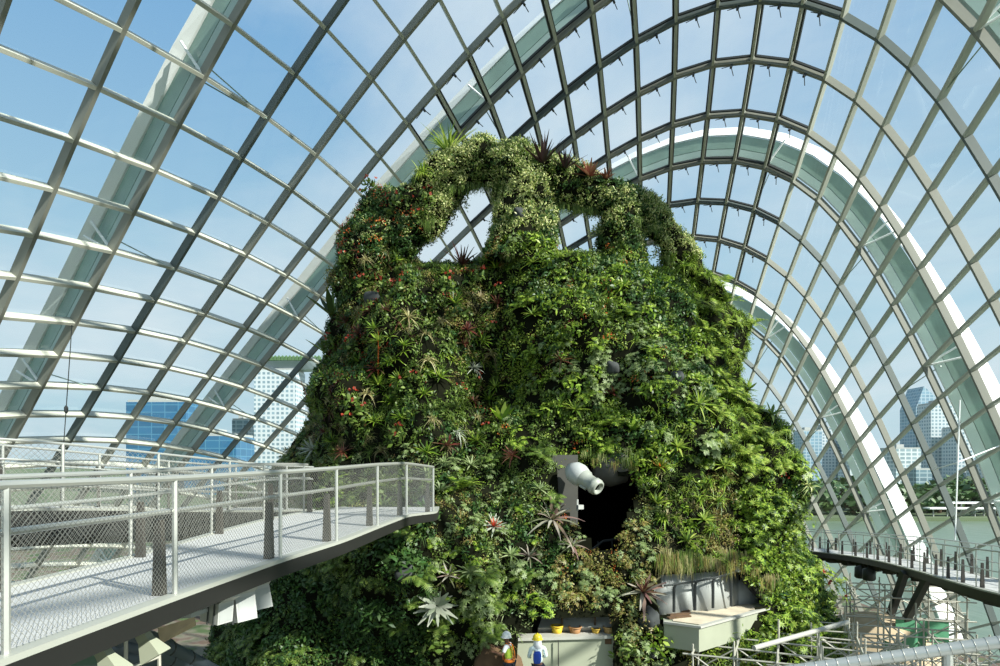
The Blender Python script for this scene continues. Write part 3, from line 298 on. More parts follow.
        for k in range(len(P)):
            o = Vector(P[k]); r = Vector(R[k]); d = Vector(pl); o0 = float(off[k, 0])
            for rr, dd in ((o0*.26, .0), (o0*.5, .0), (o0*.5, .45), (o0*.26, .45)): vs.append(o+r*rr+d*dd)
        mb.add(vs, fs); mb.build('inner_flange', M['websoft'], t)
        for k in range(2, len(P)-1, 4):
            o = Vector(P[k]); r = Vector(R[k]); tt = Vector(T[k])
            mb = MB(); ft = o+r*.1
            for sg in (-1, 1): mb.tube([ft, o+r*float(off[k, 0])+tt*(.55*sg)-Vector(pl)*.55], .09, 6)
            mb.build('strut', M['white'], t)
            mb = MB()
            nb = Vector(G[i+1, a+k])-Vector(P[k])
            for sg in (-1, 1): mb.tube([o+nb*.98, o+r*1.2+tt*(.5*sg)], .045, 5)
            mb.build('tie_rod', M['websoft'], t)
    return G, Nn
DG, DN = build_dome()
# ------------------------------------------------------------------ ground, river, far bank
fl = MB()
xs = np.linspace(-70, 62, 30); ys = np.linspace(-40, 150, 30)
def floor_poly():
    return [(-130, -60), (34, -60), (38, -20), (40.5, 8), (43, 25), (45.5, 39), (47.5, 55), (50, 72), (49, 110), (40, 150), (-30, 170), (-130, 170)]
o = MB(); poly = floor_poly(); n = len(poly)
o.add([(x, y, -19.) for x, y in poly]+[(x, y, -20.9) for x, y in poly], [tuple(range(n))]+[(k, (k+1) % n, n+(k+1) % n, n+k) for k in range(n)])
m, nt, b = new_mat('garden_floor')
tc = nt.nodes.new('ShaderNodeTexCoord'); nz = nt.nodes.new('ShaderNodeTexNoise'); nz.inputs['Scale'].default_value = .22; nz.inputs['Detail'].default_value = 5
cr = nt.nodes.new('ShaderNodeValToRGB')
for pos, c in ((.0, (.03, .06, .02)), (.42, (0.05, 0.085, 0.025)), (.5, (0.15, 0.135, 0.1)), (.56, (0.1, 0.06, 0.045)), (.66, (0.065, 0.12, 0.03)), (1., (0.2, 0.19, 0.165))):
    if pos in (0., 1.): e = cr.color_ramp.elements[0 if pos == 0. else len(cr.color_ramp.elements)-1]
    else: e = cr.color_ramp.elements.new(pos)
    e.color = (*c, 1)
nt.links.new(tc.outputs['Object'], nz.inputs[0]); nt.links.new(nz.outputs['Fac'], cr.inputs[0]); nt.links.new(cr.outputs[0], b.inputs['Base Color']); b.inputs['Roughness'].default_value = .9
tag(o.build('floor', m), 'garden ground around and inside the glasshouse', 'ground', None, 'structure')
m, nt, b = new_mat('river_water'); b.inputs['Base Color'].default_value = (.13, .18, .13, 1); b.inputs['Roughness'].default_value = .3; b.inputs['Specular IOR Level'].default_value = .25
nz = nt.nodes.new('ShaderNodeTexNoise'); nz.inputs['Scale'].default_value = .35; nz.inputs['Detail'].default_value = 4; tc = nt.nodes.new('ShaderNodeTexCoord')
mp = nt.nodes.new('ShaderNodeMapping'); mp.inputs['Scale'].default_value = (1, .4, 1)
bp = nt.nodes.new('ShaderNodeBump'); bp.inputs['Strength'].default_value = .35; bp.inputs['Distance'].default_value = .6
nt.links.new(tc.outputs['Object'], mp.inputs[0]); nt.links.new(mp.outputs[0], nz.inputs[0]); nt.links.new(nz.outputs['Fac'], bp.inputs['Height']); nt.links.new(bp.outputs['Normal'], b.inputs['Normal'])
o = MB().add([(-2500, -900, -20.5), (2500, -900, -20.5), (2500, 4000, -20.5), (-2500, 4000, -20.5)], [(0, 1, 2, 3)])
tag(o.build('water', m), 'greenish river seen beyond the glass on the right', 'water', None, 'structure')
o = MB(); bank = [(-2500, 260), (-300, 230), (0, 226), (120, 226), (230, 226), (2500, 240), (2500, 3500), (-2500, 3500)]
n = len(bank); o.add([(x, y, -19.2) for x, y in bank]+[(x, y, -21.5) for x, y in bank], [tuple(range(n))]+[(k, (k+1) % n, n+(k+1) % n, n+k) for k in range(n)])
tag(o.build('lawn', mat('far_bank', (.11, .15, .08), .9, 0, .4, .05)), 'green far river bank beyond the water', 'river bank', None, 'structure')
FC = dict(bluegrid=facade('blue_grid_wall', (.34, .44, .50), (.20, .33, .43), 5, 4, .55), white=facade('white_grid_wall', (.50, .55, .58), (.22, .32, .38), 4.2, 4, .9),  # grid, pale and grey facade colours lightened to carry distance haze
          deep=facade('blue_glass_wall', (.07, .20, .31), (.035, .14, .27), 9, 5, .3, .15), pale=facade('pale_wall', (.55, .60, .62), (.30, .40, .45), 6, 4, .7),
          grey=facade('grey_wall', (.30, .38, .42), (.14, .22, .27), 7, 4, .5))
BASE = -19.2
def building(px0, px1, pytop, Y, fc, label, dep=None, crown=None, name='tower', group=None):
    x0 = (px0-500)/F*Y; x1 = (px1-500)/F*Y; zt = (465-pytop)/F*Y; w = x1-x0; d = dep or w*.7
    t = thing(name, ((x0+x1)/2, Y+d/2, BASE), label, 'building', group)
    h = zt-BASE
    MB().box(((x0+x1)/2, Y+d/2, BASE+h/2), (w, d, h)).build('wall', FC[fc], t)
    mb = MB(); mb.box(((x0+x1)/2, Y+d/2, zt+.8), (w*.96, d*.96, 1.6)); mb.box((x0+w*.4, Y+d*.5, zt+3), (w*.3, d*.4, 4))
    mb.build('roof', M['panel'], t)
    if crown: crown(t, x0, x1, Y, d, zt)
    return t
def wedge(t, x0, x1, Y, d, zt):
    h = 26; c = x0+(x1-x0)*.42
    MB().add([(x0, Y, zt), (c, Y, zt+h), (x1, Y, zt+h*.55), (x1, Y, zt), (x0, Y+d, zt), (c, Y+d, zt+h), (x1, Y+d, zt+h*.55), (x1, Y+d, zt)],
             [(0, 1, 2, 3), (7, 6, 5, 4), (0, 4, 5, 1), (1, 5, 6, 2), (2, 6, 7, 3)]).build('crown_block', FC['bluegrid'], t)
building(916, 935, 408, 745, 'bluegrid', 'blue glass skyscraper with slanted top at right, behind the white gridded tower', 30, wedge)
building(931, 961, 404, 712, 'white', 'white gridded skyscraper between the blue slanted tower and the shorter gridded tower', 24)
building(957, 975, 428, 680, 'white', 'shorter white gridded tower stepping down at right', 24)
building(974, 990, 438, 740, 'grey', 'grey blue tower just right of the stepped gridded tower', 30)
building(988, 1016, 462, 640, 'white', 'low white gridded block at the right edge of the view', 30)
building(896, 921, 449, 620, 'pale', 'pale low block with flat roof left of the tall skyscrapers', 30)
building(916, 932, 470, 560, 'grey', 'grey glass office block at the foot of the slanted tower', 20)
building(803, 822, 431, 760, 'bluegrid', 'blue gridded tower beside the mountain\'s right edge', 25)
building(821, 836, 428, 800, 'white', 'slim white gridded tower beside the blue one right of the mountain', 25)
building(836, 851, 441, 820, 'grey', 'grey tower right of the slim white tower', 25)
building(850, 872, 455, 700, 'pale', 'pale mid height block above the far trees', 25)
building(872, 890, 462, 760, 'grey', 'grey low block seen between two ribs above the far trees', 25)
building(126, 186, 402, 420, 'deep', 'deep blue glass block on the left skyline', 30)
building(184, 236, 436, 400, 'deep', 'lower dark blue glass block right of the taller blue block', 30)
building(232, 248, 420, 620, 'grey', 'slim grey blue tower left of the white gridded hotel tower', 20)
def skypark(t, x0, x1, Y, d, zt):
    mb = MB(); n = 14; vs = []; L0, L1 = x0-2, x1+26
    for k in range(n+1):
        u = k/n; x = L0+(L1-L0)*u; w = 3+13*math.sin(math.pi*min(1, max(.02, u)))**.5
        for yy, zz in ((-w, 8), (-w*.6, 1.5), (w*.6, 1.5), (w, 8)): vs.append((x, Y+d/2+yy, zt+zz))
    mb.add(vs, [(k*4+j, k*4+(j+1) % 4, k*4+4+(j+1) % 4, k*4+4+j) for k in range(n) for j in range(4)]+[(0, 1, 2, 3), (n*4+3, n*4+2, n*4+1, n*4)])
    mb.build('roof_deck', mat('skydeck_grey', (.30, .36, .40), .4), t)
    mb = MB()
    for k in range(16):
        x = L0+8+(L1-L0-16)*k/15; mb.lathe([(.1, 0), (2.6, 2), (2.2, 5), (.1, 7)], (x, Y+d/2-4, zt+8), None, 6)
    mb.build('roof_garden', mat('far_green', (.06, .12, .05), .9), t)
building(254, 296, 370, 560, 'white', 'white gridded hotel tower with a boat shaped roof deck, left of the mountain', 26, skypark)
# far trees
lf_far = leafmat('far_tree_leaf', [(.03, .07, .025), (.06, .12, .04), (.09, .15, .05)], .1)
def blob(seed, n=150):
    r = np.random.default_rng(seed); V = []; Q = []
    for k in range(n):
        d = r.normal(size=3); d /= np.linalg.norm(d); c = d*np.array([1, .8, .75])*r.uniform(.55, 1.0); c[2] += .9
        a = r.normal(size=3); a /= np.linalg.norm(a); b_ = np.cross(a, d); b_ /= np.linalg.norm(b_)+1e-6; s_ = r.uniform(.14, .26)
        o_ = len(V); V += [c-a*s_, c+b_*s_*.7, c+a*s_, c-b_*s_*.7]; Q.append((o_, o_+1, o_+2, o_+3))
    return np.array(V), Q
protos = []
for s_ in range(3):
    t = thing('tree', (0, 0, 0), 'dark green tree on the far river bank', 'tree', 'trees along the far river bank')
    V, Q = blob(s_); npmesh('crown', V*4.2, Q, lf_far, t)
    MB().tube([(0, 0, 0), (.1, 0, 3.4)], [.35, .2], 6).build('trunk', M['bark'], t)
    protos.append(t)
ft = random.Random(3); first = [True]*3
for k in range(64):
    px = 800+k*3.4+ft.uniform(-1, 1) if k < 60 else 240+8*(k-60)
    Y = ft.uniform(236, 300) if k < 60 else 300; s_ = k % 3
    o = protos[s_] if first[s_] else copy_tree(protos[s_]); first[s_] = False
    o.location = ((px-500)/F*Y, Y, BASE); z = ft.uniform(.95, 1.8)*Y/250; o.scale = (z*1.2, z*1.2, z); o.rotation_euler.z = ft.uniform(0, 6)
# riverside stands / viaduct
for k, (x0, x1, py, Y, lab) in enumerate(((948, 1005, 503, 231.5, 'long white viaduct deck on the far bank, upper of two'), (930, 1000, 508.5, 229.5, 'lower white terrace edge on the far bank'), (868, 884, 508, 230, 'small white shelter by the far water\'s edge'))):
    a = at(x0, py, Y); b2 = at(x1, py, Y); t = thing('viaduct' if k < 2 else 'shelter', ((a.x+b2.x)/2, Y, BASE), lab, 'bridge' if k < 2 else 'shelter')
    MB().box(((a.x+b2.x)/2, Y+2, a.z), (b2.x-a.x, 4 if k < 2 else 1.5, .55)).build('deck' if k < 2 else 'roof', M['white'], t)
    mb = MB()
    for q in range(5):
        x = a.x+(b2.x-a.x)*(q+.5)/5; mb.box((x, Y+2, (a.z+BASE)/2), (.3, .5, a.z-BASE))
    mb.build('pier', M['panel'], t)
# ------------------------------------------------------------------ noise helper
_ng = RNG.normal(size=(24, 24, 24))
def vnoise(p, sc, off=0.):
    q = np.asarray(p)*sc+off+50.; i = np.floor(q).astype(int); f = q-i; f = f*f*(3-2*f); r = 0
    for a in (0, 1):
        for b_ in (0, 1):
            for c in (0, 1):
                w = (f[..., 0] if a else 1-f[..., 0])*(f[..., 1] if b_ else 1-f[..., 1])*(f[..., 2] if c else 1-f[..., 2])
                r = r+w*_ng[(i[..., 0]+a) % 24, (i[..., 1]+b_) % 24, (i[..., 2]+c) % 24]
    return r
def inpoly(x, y, poly):
    c = np.zeros(np.shape(x), bool); n = len(poly)
    for k in range(n):
        x0, y0 = poly[k]; x1, y1 = poly[(k+1) % n]
        c ^= ((y0 > y) != (y1 > y)) & (x < (x1-x0)*(y-y0)/((y1-y0) or 1e-9)+x0)
    return c
# ------------------------------------------------------------------ mountain
ZT = [-19.5, -12, -8.5, -5.65, -2.85, .5, 3.8, 6.6, 8.2, 9.2, 9.8, 10.0]
XL = [-15.2, -14.6, -13.8, -12.5, -11.0, -9.8, -9.3, -8.3, -7.8, -6.3, -3.6, -.3]
XR = [17.0, 16.9, 16.6, 15.6, 14.1, 13.1, 12.4, 11.2, 10.0, 8.4, 5., 1.3]
YF = [19., 19.2, 19.7, 20.2, 20.8, 21.6, 22.6, 23.8, 24.8, 27., 30., 33.]
YC = 34.
def body_pt(phi, z):
    xl, xr, yf = (np.interp(z, ZT, T) for T in (XL, XR, YF))
    cx = (xl+xr)/2; a = (xr-xl)/2; b_ = YC-yf; c, s = np.cos(phi), np.sin(phi); e = 2/2.25
    return np.stack([cx+a*np.sign(c)*np.abs(c)**e, YC+b_*np.sign(s)*np.abs(s)**e, z+0*phi], -1)
NPH, NZ = 260, 78
ph = np.linspace(0, 2*math.pi, NPH, endpoint=False); zz = np.concatenate([np.linspace(-19.5, 8.2, NZ-12), np.linspace(8.35, 10.0, 12)])
PH, ZZ = np.meshgrid(ph, zz); BP = body_pt(PH, ZZ)
outn = np.stack([np.cos(PH), np.sin(PH), .15+0*PH], -1); outn /= np.linalg.norm(outn, axis=-1, keepdims=True)
amp = np.clip((9.9-ZZ)/3, 0, 1)
dsp = (.75*vnoise(BP, .28)+.38*vnoise(BP, .7, 9.)+.16*vnoise(BP, 1.7, 3.))*amp
px_ = 500+F*BP[..., 0]/BP[..., 1]; py_ = 465-F*BP[..., 2]/BP[..., 1]; front = BP[..., 1] < YC
dsp += front*2.0*np.exp(-((px_-395)/75)**2-((py_-525)/60)**2)           # shoulder that carries the walkway entrance
dsp -= front*1.0*np.exp(-((px_-470)/50)**2-((py_-330)/120)**2)           # shallow gully down the face
CAVE = [(552, 468), (575, 462), (606, 462), (634, 474), (640, 495), (628, 528), (612, 556), (600, 562), (584, 545), (577, 522), (556, 516)]
ALC = [(655, 622), (655, 572), (690, 566), (728, 566), (752, 580), (772, 606), (774, 616), (700, 634)]
near = lambda x, y, r: np.exp(-((px_-x)/r)**2-((py_-y)/r)**2)*front
dsp *= 1-.85*np.clip(near(597, 512, 75)+near(710, 600, 85)+near(560, 650, 70), 0, 1)
BP = BP+outn*dsp[..., None]
px_ = 500+F*BP[..., 0]/BP[..., 1]; py_ = 465-F*BP[..., 2]/BP[..., 1]
TER = [(508, 642), (528, 624), (545, 611), (612, 605), (617, 640), (617, 720), (500, 720)]
cut = (front & (inpoly(px_, py_, CAVE) | inpoly(px_, py_, ALC) | inpoly(px_, py_, TER))).astype(int)
idx = np.arange(NPH*NZ).reshape(NZ, NPH); q = []
for k in range(NZ-1):
    for j in range(NPH):
        j2 = (j+1) % NPH
        if cut[k, j]+cut[k, j2]+cut[k+1, j]+cut[k+1, j2] >= 3: continue
        q.append((idx[k, j], idx[k, j2], idx[k+1, j2], idx[k+1, j]))
mount = thing('planted_mountain', (1, 34, -19.2), 'tall indoor mountain covered in plants, filling the middle of the glasshouse', 'mountain')
body = npmesh('mountain_body', BP.reshape(-1, 3), q, M['rock'], mount, True)
surfV = [BP.reshape(-1, 3)]; surfQ = [np.array(q)]
def tube_np(path, seg=20, sub=8):
    """thick knobbly strand along px/py/Y/radius stations"""
    st = np.array([[*at(x, y, Y), r] for x, y, Y, r in path]); n = len(st); t = np.linspace(0, n-1, (n-1)*sub+1)
    P = np.stack([np.interp(t, np.arange(n), st[:, k]) for k in range(4)], 1)
    for _ in range(4): P[1:-1] = .25*P[:-2]+.5*P[1:-1]+.25*P[2:]
    T = np.gradient(P[:, :3], axis=0); T /= np.linalg.norm(T, axis=1, keepdims=True); U = np.cross(T, [0, 1, .01]); U /= np.linalg.norm(U, axis=1, keepdims=True); W = np.cross(T, U)
    a = np.linspace(0, 2*math.pi, seg, endpoint=False)
    D = U[:, None]*np.cos(a)[None, :, None]+W[:, None]*np.sin(a)[None, :, None]
    V = P[:, None, :3]+D*P[:, None, 3:4]; V = V+D*(.16*vnoise(V, 1.1)+.08*vnoise(V, 2.5))[..., None]*np.minimum(1, P[:, None, 3:4])
    m_ = len(P); ii = np.arange(m_*seg).reshape(m_, seg)
    Q = [(ii[k, j], ii[k, (j+1) % seg], ii[k+1, (j+1) % seg], ii[k+1, j]) for k in range(m_-1) for j in range(seg)]
    return V.reshape(-1, 3), np.array(Q)
STR = [
 [(375, 330, 27.5, 1.0), (366, 288, 27.8, 1.4), (376, 250, 28, 1.65), (397, 226, 27.8, 1.55), (425, 205, 27.5, 1.15), (448, 174, 27.4, .95), (478, 163, 27, .85), (510, 166, 27, 1.0), (545, 178, 27, 1.05), (585, 192, 27, .85), (620, 200, 27, .8), (645, 210, 27.2, .6), (663, 230, 27.4, .6), (678, 252, 27.6, .7), (690, 278, 27.9, .8), (704, 305, 28.3, 1.0), (722, 340, 28.8, 1.3)],
 [(515, 172, 27, 1.1), (526, 205, 26.6, 1.3), (524, 240, 26.3, 1.35), (520, 275, 26., 1.6)],
 [(612, 200, 27, .7), (618, 225, 27, .85), (620, 255, 27, .9), (622, 290, 26.6, 1.2)],
]
for k, s_ in enumerate(STR):
    V, Q = tube_np(s_); npmesh('crown_arch' if k == 0 else 'crown_strut', V, Q, M['rock'], mount, True)
    surfV.append(V); surfQ.append(Q)
# ---- cave behind the opening (a room inside the mountain)
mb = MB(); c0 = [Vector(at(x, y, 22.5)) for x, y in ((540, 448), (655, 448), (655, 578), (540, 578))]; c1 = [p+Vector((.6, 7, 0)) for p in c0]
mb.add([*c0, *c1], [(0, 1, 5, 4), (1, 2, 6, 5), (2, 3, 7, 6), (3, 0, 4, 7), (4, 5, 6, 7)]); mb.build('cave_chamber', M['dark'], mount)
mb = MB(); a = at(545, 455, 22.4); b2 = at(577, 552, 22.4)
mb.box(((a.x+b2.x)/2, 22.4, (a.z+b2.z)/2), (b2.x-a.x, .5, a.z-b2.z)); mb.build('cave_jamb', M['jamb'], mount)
mb = MB(); a = at(574, 462, 22.0); b2 = at(632, 478, 22.); mb.lathe([(.05, -.7), (.62, -.6), (.78, 0), (.62, .6), (.05, .7)], at(610, 466, 23.0), Matrix.Rotation(math.pi/2, 3, 'Y'), 18); mb.build('cave_lintel', M['jamb'], mount, True)
mb = MB(); mb.tube([at(588, 553, 22.6), at(603, 541, 22.9), at(632, 537, 23.2)], .05, 6)
for x in (598, 612, 626): mb.tube([at(x, 541, 22.9), at(x, 575, 22.9)], .025, 5)
mb.build('cave_railing', M['darksteel'], mount)
# nozzle
t = thing('mist_nozzle', at(572, 478, 21.7), 'large white jet nozzle poking out of the top of the dark cave opening', 'nozzle')
d = (at(607, 494, 20.55)-at(578, 474, 21.5)).normalized(); R = d.to_track_quat('Z', 'Y').to_matrix(); c = at(582, 477, 21.3); R = R*.72
MB().lathe([(.44, -.5), (.44, .25), (.36, .35), (.36, .8), (.40, .82), (.40, 1.02), (.36, 1.04), (.36, 1.12), (.30, 1.16), (.26, 1.16), (.2, .95), (.02, .9)], c, R, 24).build('barrel', M['jet'], t, True)
MB().lathe([(.2, .955), (.1, .96), (.02, .965)], c, R, 20).build('throat', M['dark'], t)
MB().lathe([(.30, -.9), (.52, -.55), (.55, -.2), (.46, .1), (.44, .12)], c, R, 20).build('collar', M['panel'], t, True)
mb = MB(); mb.tube([c+d*.3+Vector((-.27, 0, -.15)), c+d*.55+Vector((-.24, 0, -.15))], .05, 8); mb.build('lug', M['jet'], t)
t = thing('floodlight', at(576, 508, 21.7), 'small white floodlight on the grey jamb of the cave', 'light')
MB().box(at(577.5, 505, 21.8), (.06, .1, .4)).build('bracket', M['lamp'], t)
MB().box(at(580, 507, 21.7), (.2, .18, .15), Matrix.Rotation(.3, 3, 'Z')).build('lamp_head', M['lamp'], t)
# ---- alcove with curved wall panels, planter terrace in front
Zt = -5.13
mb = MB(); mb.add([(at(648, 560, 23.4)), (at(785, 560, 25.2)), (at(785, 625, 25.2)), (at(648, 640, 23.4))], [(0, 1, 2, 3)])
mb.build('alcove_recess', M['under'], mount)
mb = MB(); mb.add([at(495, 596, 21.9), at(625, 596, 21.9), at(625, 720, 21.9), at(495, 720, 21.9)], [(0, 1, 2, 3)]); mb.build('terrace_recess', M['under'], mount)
alc = thing('alcove_wall', (7.2, 22.7, Zt), 'curved grey wall panels under the hanging plants behind the terrace railing', 'wall panels')
def alc_panel(x0, x1, ytop, Y0, Y1, bulge):
    mb = MB(); n = 8; vs = []
    for k in range(n+1):
        u = k/n; x = x0+(x1-x0)*u; Y = Y0+(Y1-Y0)*u-bulge*math.sin(math.pi*u)
        zt = (465-ytop)/F*Y-.55*(2*u-1)**2*(1 if bulge else 0)
        for zz_, dy in ((Zt-.05, 0), (zt, .35), (zt, .5), (Zt-.05, .2)): vs.append(((x-500)/F*Y, Y+dy, zz_))
    mb.add(vs, [(k*4+j, k*4+(j+1) % 4, k*4+4+(j+1) % 4, k*4+4+j) for k in range(n) for j in range(4)]+[(0, 1, 2, 3), (n*4+3, n*4+2, n*4+1, n*4)])
    mb.build('panel', M['panel'], alc, True)
alc_panel(652, 698, 567, 21.2, 21.9, .25); alc_panel(696, 742, 562, 21.7, 22.8, .35); alc_panel(736, 772, 578, 22.6, 23.4, .1)
terr = thing('planter_terrace', (7.6, 20.9, -5.95), 'pale green concrete terrace box jutting out under the curved grey panels', 'planter')
K = [at(664, 623, 20.1), at(699, 628, 19.5), at(771, 608, 22.2), at(752, 601, 23.4), at(662, 611, 21.8)]
K = [Vector((p.x, p.y, Zt)) for p in K]
mb = MB(); n = len(K)
mb.add([*K, *[p+Vector((0, 0, -.76)) for p in K]], [tuple(reversed(range(n))), tuple(range(n, 2*n))]+[(k, (k+1) % n, n+(k+1) % n, n+k) for k in range(n)]); mb.build('box', M['conc'], terr)
mb = MB(); cc = sum(K, Vector())/n
up = Vector((0, 0, .06)); mb.beam([K[0]+up*.6, K[1]+up*.6, K[2]+up*.6], Vector((0, 0, 1)), .16, .07); mb.build('coping', M['concw'], terr)
mb = MB(); I = [cc+(p-cc)*.82+Vector((0, 0, .02)) for p in K]; mb.add([*I, *[p-Vector((0, 0, .02)) for p in I]], [tuple(range(n-1, -1, -1)), tuple(range(n, 2*n))]); mb.build('gravel_bed', mat('pale_gravel', (.55, .48, .36), .95, 0, .35, 2.2, .4), terr)
mb = MB(); e = at(668, 620, 20.6); e.z = Zt+.03; f_ = at(690, 617, 20.9); f_.z = Zt+.03
for k in range(3): mb.beam([e+Vector((.1*k, .38*k, .02)), f_+Vector((.1*k, .38*k, .02))], Vector((0, 0, 1)), .16, .05)
mb.build('soil_trough', M['soil'], terr)
tr = thing('railing', (7.3, 22, Zt), 'bent dark metal railing at the back of the pale terrace', 'railing')
RP = [(674, 612, 584, 20.9), (695, 610, 581, 21.2), (713, 608, 577.5, 21.6), (731, 606, 572.5, 22.0)]; pts = []
for k, (x, yb, yt, Y) in enumerate(RP):
    b_ = at(x, yb, Y); tp = at(x+3, yt, Y); MB().tube([b_, Vector((b_.x, b_.y, tp.z-.15)), Vector((b_.x+.05, b_.y, tp.z-.03)), tp], .05, 6).build('post', M['darksteel'], tr)
    pts.append(tp)
MB().tube([pts[0]-Vector((.5, .3, 0)), *pts, pts[-1]+Vector((.25, .2, .05))], .04, 6).build('top_rail', M['darksteel'], tr)
MB().lathe([(.02, -.1), (.12, -.08), (.12, .1), (.02, .12)], pts[-1]+Vector((.15, .1, .1)), None, 10).build('end_lamp', M['lamp'], tr)
# dark leaning trunk right of the alcove
t = thing('leaning_beam', at(790, 625, 23), 'dark leaning beam at the right edge of the alcove', 'beam')
MB().beam([at(748, 577, 23), at(768, 596, 22.8), at(787, 628, 22.3)], Vector((0, -1, .2)), .55, .4).build('beam_core', M['under'], t)
# ---- front low wall, white ledge, pots, little trees
wall = thing('terrace_wall', at(560, 690, 20.2), 'pale green concrete terrace wall behind the two workers', 'wall')
A = at(514, 640, 20.2); B_ = at(613, 633, 20.5); zt = A.z
MB().add([(A.x, A.y, zt), (B_.x, B_.y, zt), (B_.x, B_.y, -7.4), (A.x, A.y, -7.4), (A.x, A.y+.35, zt), (B_.x, B_.y+.35, zt), (B_.x, B_.y+.35, -7.4), (A.x, A.y+.35, -7.4)],
         [(3, 2, 1, 0), (4, 5, 6, 7), (0, 1, 5, 4), (1, 2, 6, 5), (0, 4, 7, 3), (2, 3, 7, 6)]).build('wall_panel', M['conc'], wall)
MB().beam([(A.x, A.y+.15, zt+.04), (B_.x, B_.y+.15, zt+.04)], Vector((0, 0, 1)), .5, .1).build('coping', M['concw'], wall)
mb = MB(); xs_ = A.x+(B_.x-A.x)*.44; mb.box((xs_, A.y-.01, zt-.8), (.03, .03, 1.6)); mb.build('joint', M['under'], wall)
led = thing('ledge', at(578, 630, 21), 'white concrete ledge in sun behind the terrace wall and pots', 'ledge')
mb = MB(); L = [at(538, 628, 20.8), at(612, 627, 20.8), at(606, 608, 21.6), at(544, 612, 21.6)]; mb.add([*L, *[p+Vector((0, .4, -.5)) for p in L]], [(0, 1, 2, 3), (7, 6, 5, 4)]+[(k, (k+1) % 4, 4+(k+1) % 4, 4+k)[::-1] for k in range(4)]); mb.build('slab', M['concw'], led)
bed = thing('planting_bed', at(575, 640, 20.6), 'dark soil bed on top of the terrace wall holding the pots', 'bed')
MB().box(((A.x+B_.x)/2, 20.85, zt-.12), (B_.x-A.x-.1, .75, .2)).build('soil', M['soil'], bed)
for k, (x, y, r, lab, hgt) in enumerate(((557, 639, .2, 'bright yellow bucket on the terrace wall, nearest the yellow helmet', .34), (575, 636, .21, 'brown clay pot on the terrace wall, right of the yellow bucket', .3), (596, 634, .15, 'small yellow pot low on the terrace wall, third from the workers', .24), (609, 630, .19, 'ochre pot at the right end of the terrace wall', .3))):
    c = at(x, y, 20.75); c.z = zt
    t = thing('plant_pot', c, lab, 'pot', 'pots on the terrace wall')
    mm = mat('pot_%d' % k, [(.62, .42, .03), (.33, .17, .07), (.55, .36, .05), (.42, .27, .10)][k], .6)
    MB().lathe([(r*.7, 0), (r, hgt), (r*.9, hgt), (r*.85, hgt*.8), (.01, hgt*.78)], c, None, 16).build('pot_body', mm, t, True)
    MB().lathe([(r*1.08, hgt*.86), (r*1.1, hgt), (r*.95, hgt*1.01), (r*.95, hgt*.86)], c, None, 16).build('pot_rim', mm, t, True)
pf = thing('work_platform', (1.0, 18.8, -7.3), 'concrete work platform the two helmeted workers stand on', 'platform')
MB().box((1.1, 19.0, -7.15), (5.2, 2.2, .3)).build('slab', M['conc'], pf)
for x in (-1.2, 3.4): MB().box((x, 19.2, -13.2), (.4, .4, 11.8)).build('column', M['conc'], pf)
t = thing('soil_mound', at(500, 680, 19.8), 'mound of brown soil left of the white helmeted worker', 'soil')
mb = MB(); mb.lathe([(1.15, -1.4), (1.0, -.5), (.75, .3), (.4, .75), (.05, .9)], at(497, 668, 20.2), None, 18); o = mb.build('mound_body', M['soil'], t, True)
for v in o.data.vertices:
    v.co += v.co.normalized()*float(.15*vnoise(np.array(v.co), 3.))
# ------------------------------------------------------------------ walkways
def smooth_path(pts, step=.5):
    P = np.array(pts, float); L = np.r_[0, np.cumsum(np.linalg.norm(np.diff(P, axis=0), axis=1))]
    n = max(3, int(L[-1]/step)); s_ = np.linspace(0, L[-1], n); Q = np.stack([np.interp(s_, L, P[:, k]) for k in range(3)], 1)
    for _ in range(5): Q[1:-1] = .25*Q[:-2]+.5*Q[1:-1]+.25*Q[2:]
    return Q
def mesh_panel(a0, a1, h0, h1, pitch, r):
    """two families of crossing wires between bottom points a0,a1 (tops h0,h1)"""
    mb = MB(); a0, a1, h0, h1 = map(Vector, (a0, a1, h0, h1)); L = (a1-a0).length; H = (h0-a0).length
    P = lambda u, w: (a0*(1-u)+a1*u)*(1-w)+(h0*(1-u)+h1*u)*w
    k = -H
    while k < L:
        s0 = max(0, -k); s1 = min(H, L-k)
        if s1-s0 > .02:
            for sg in (0, 1):
                u0, u1 = (k+s0)/L, (k+s1)/L
                if sg: u0, u1 = 1-u0, 1-u1
                mb.tube([P(u0, s0/H), P(u1, s1/H)], r, 3, False)
        k += pitch
    return mb
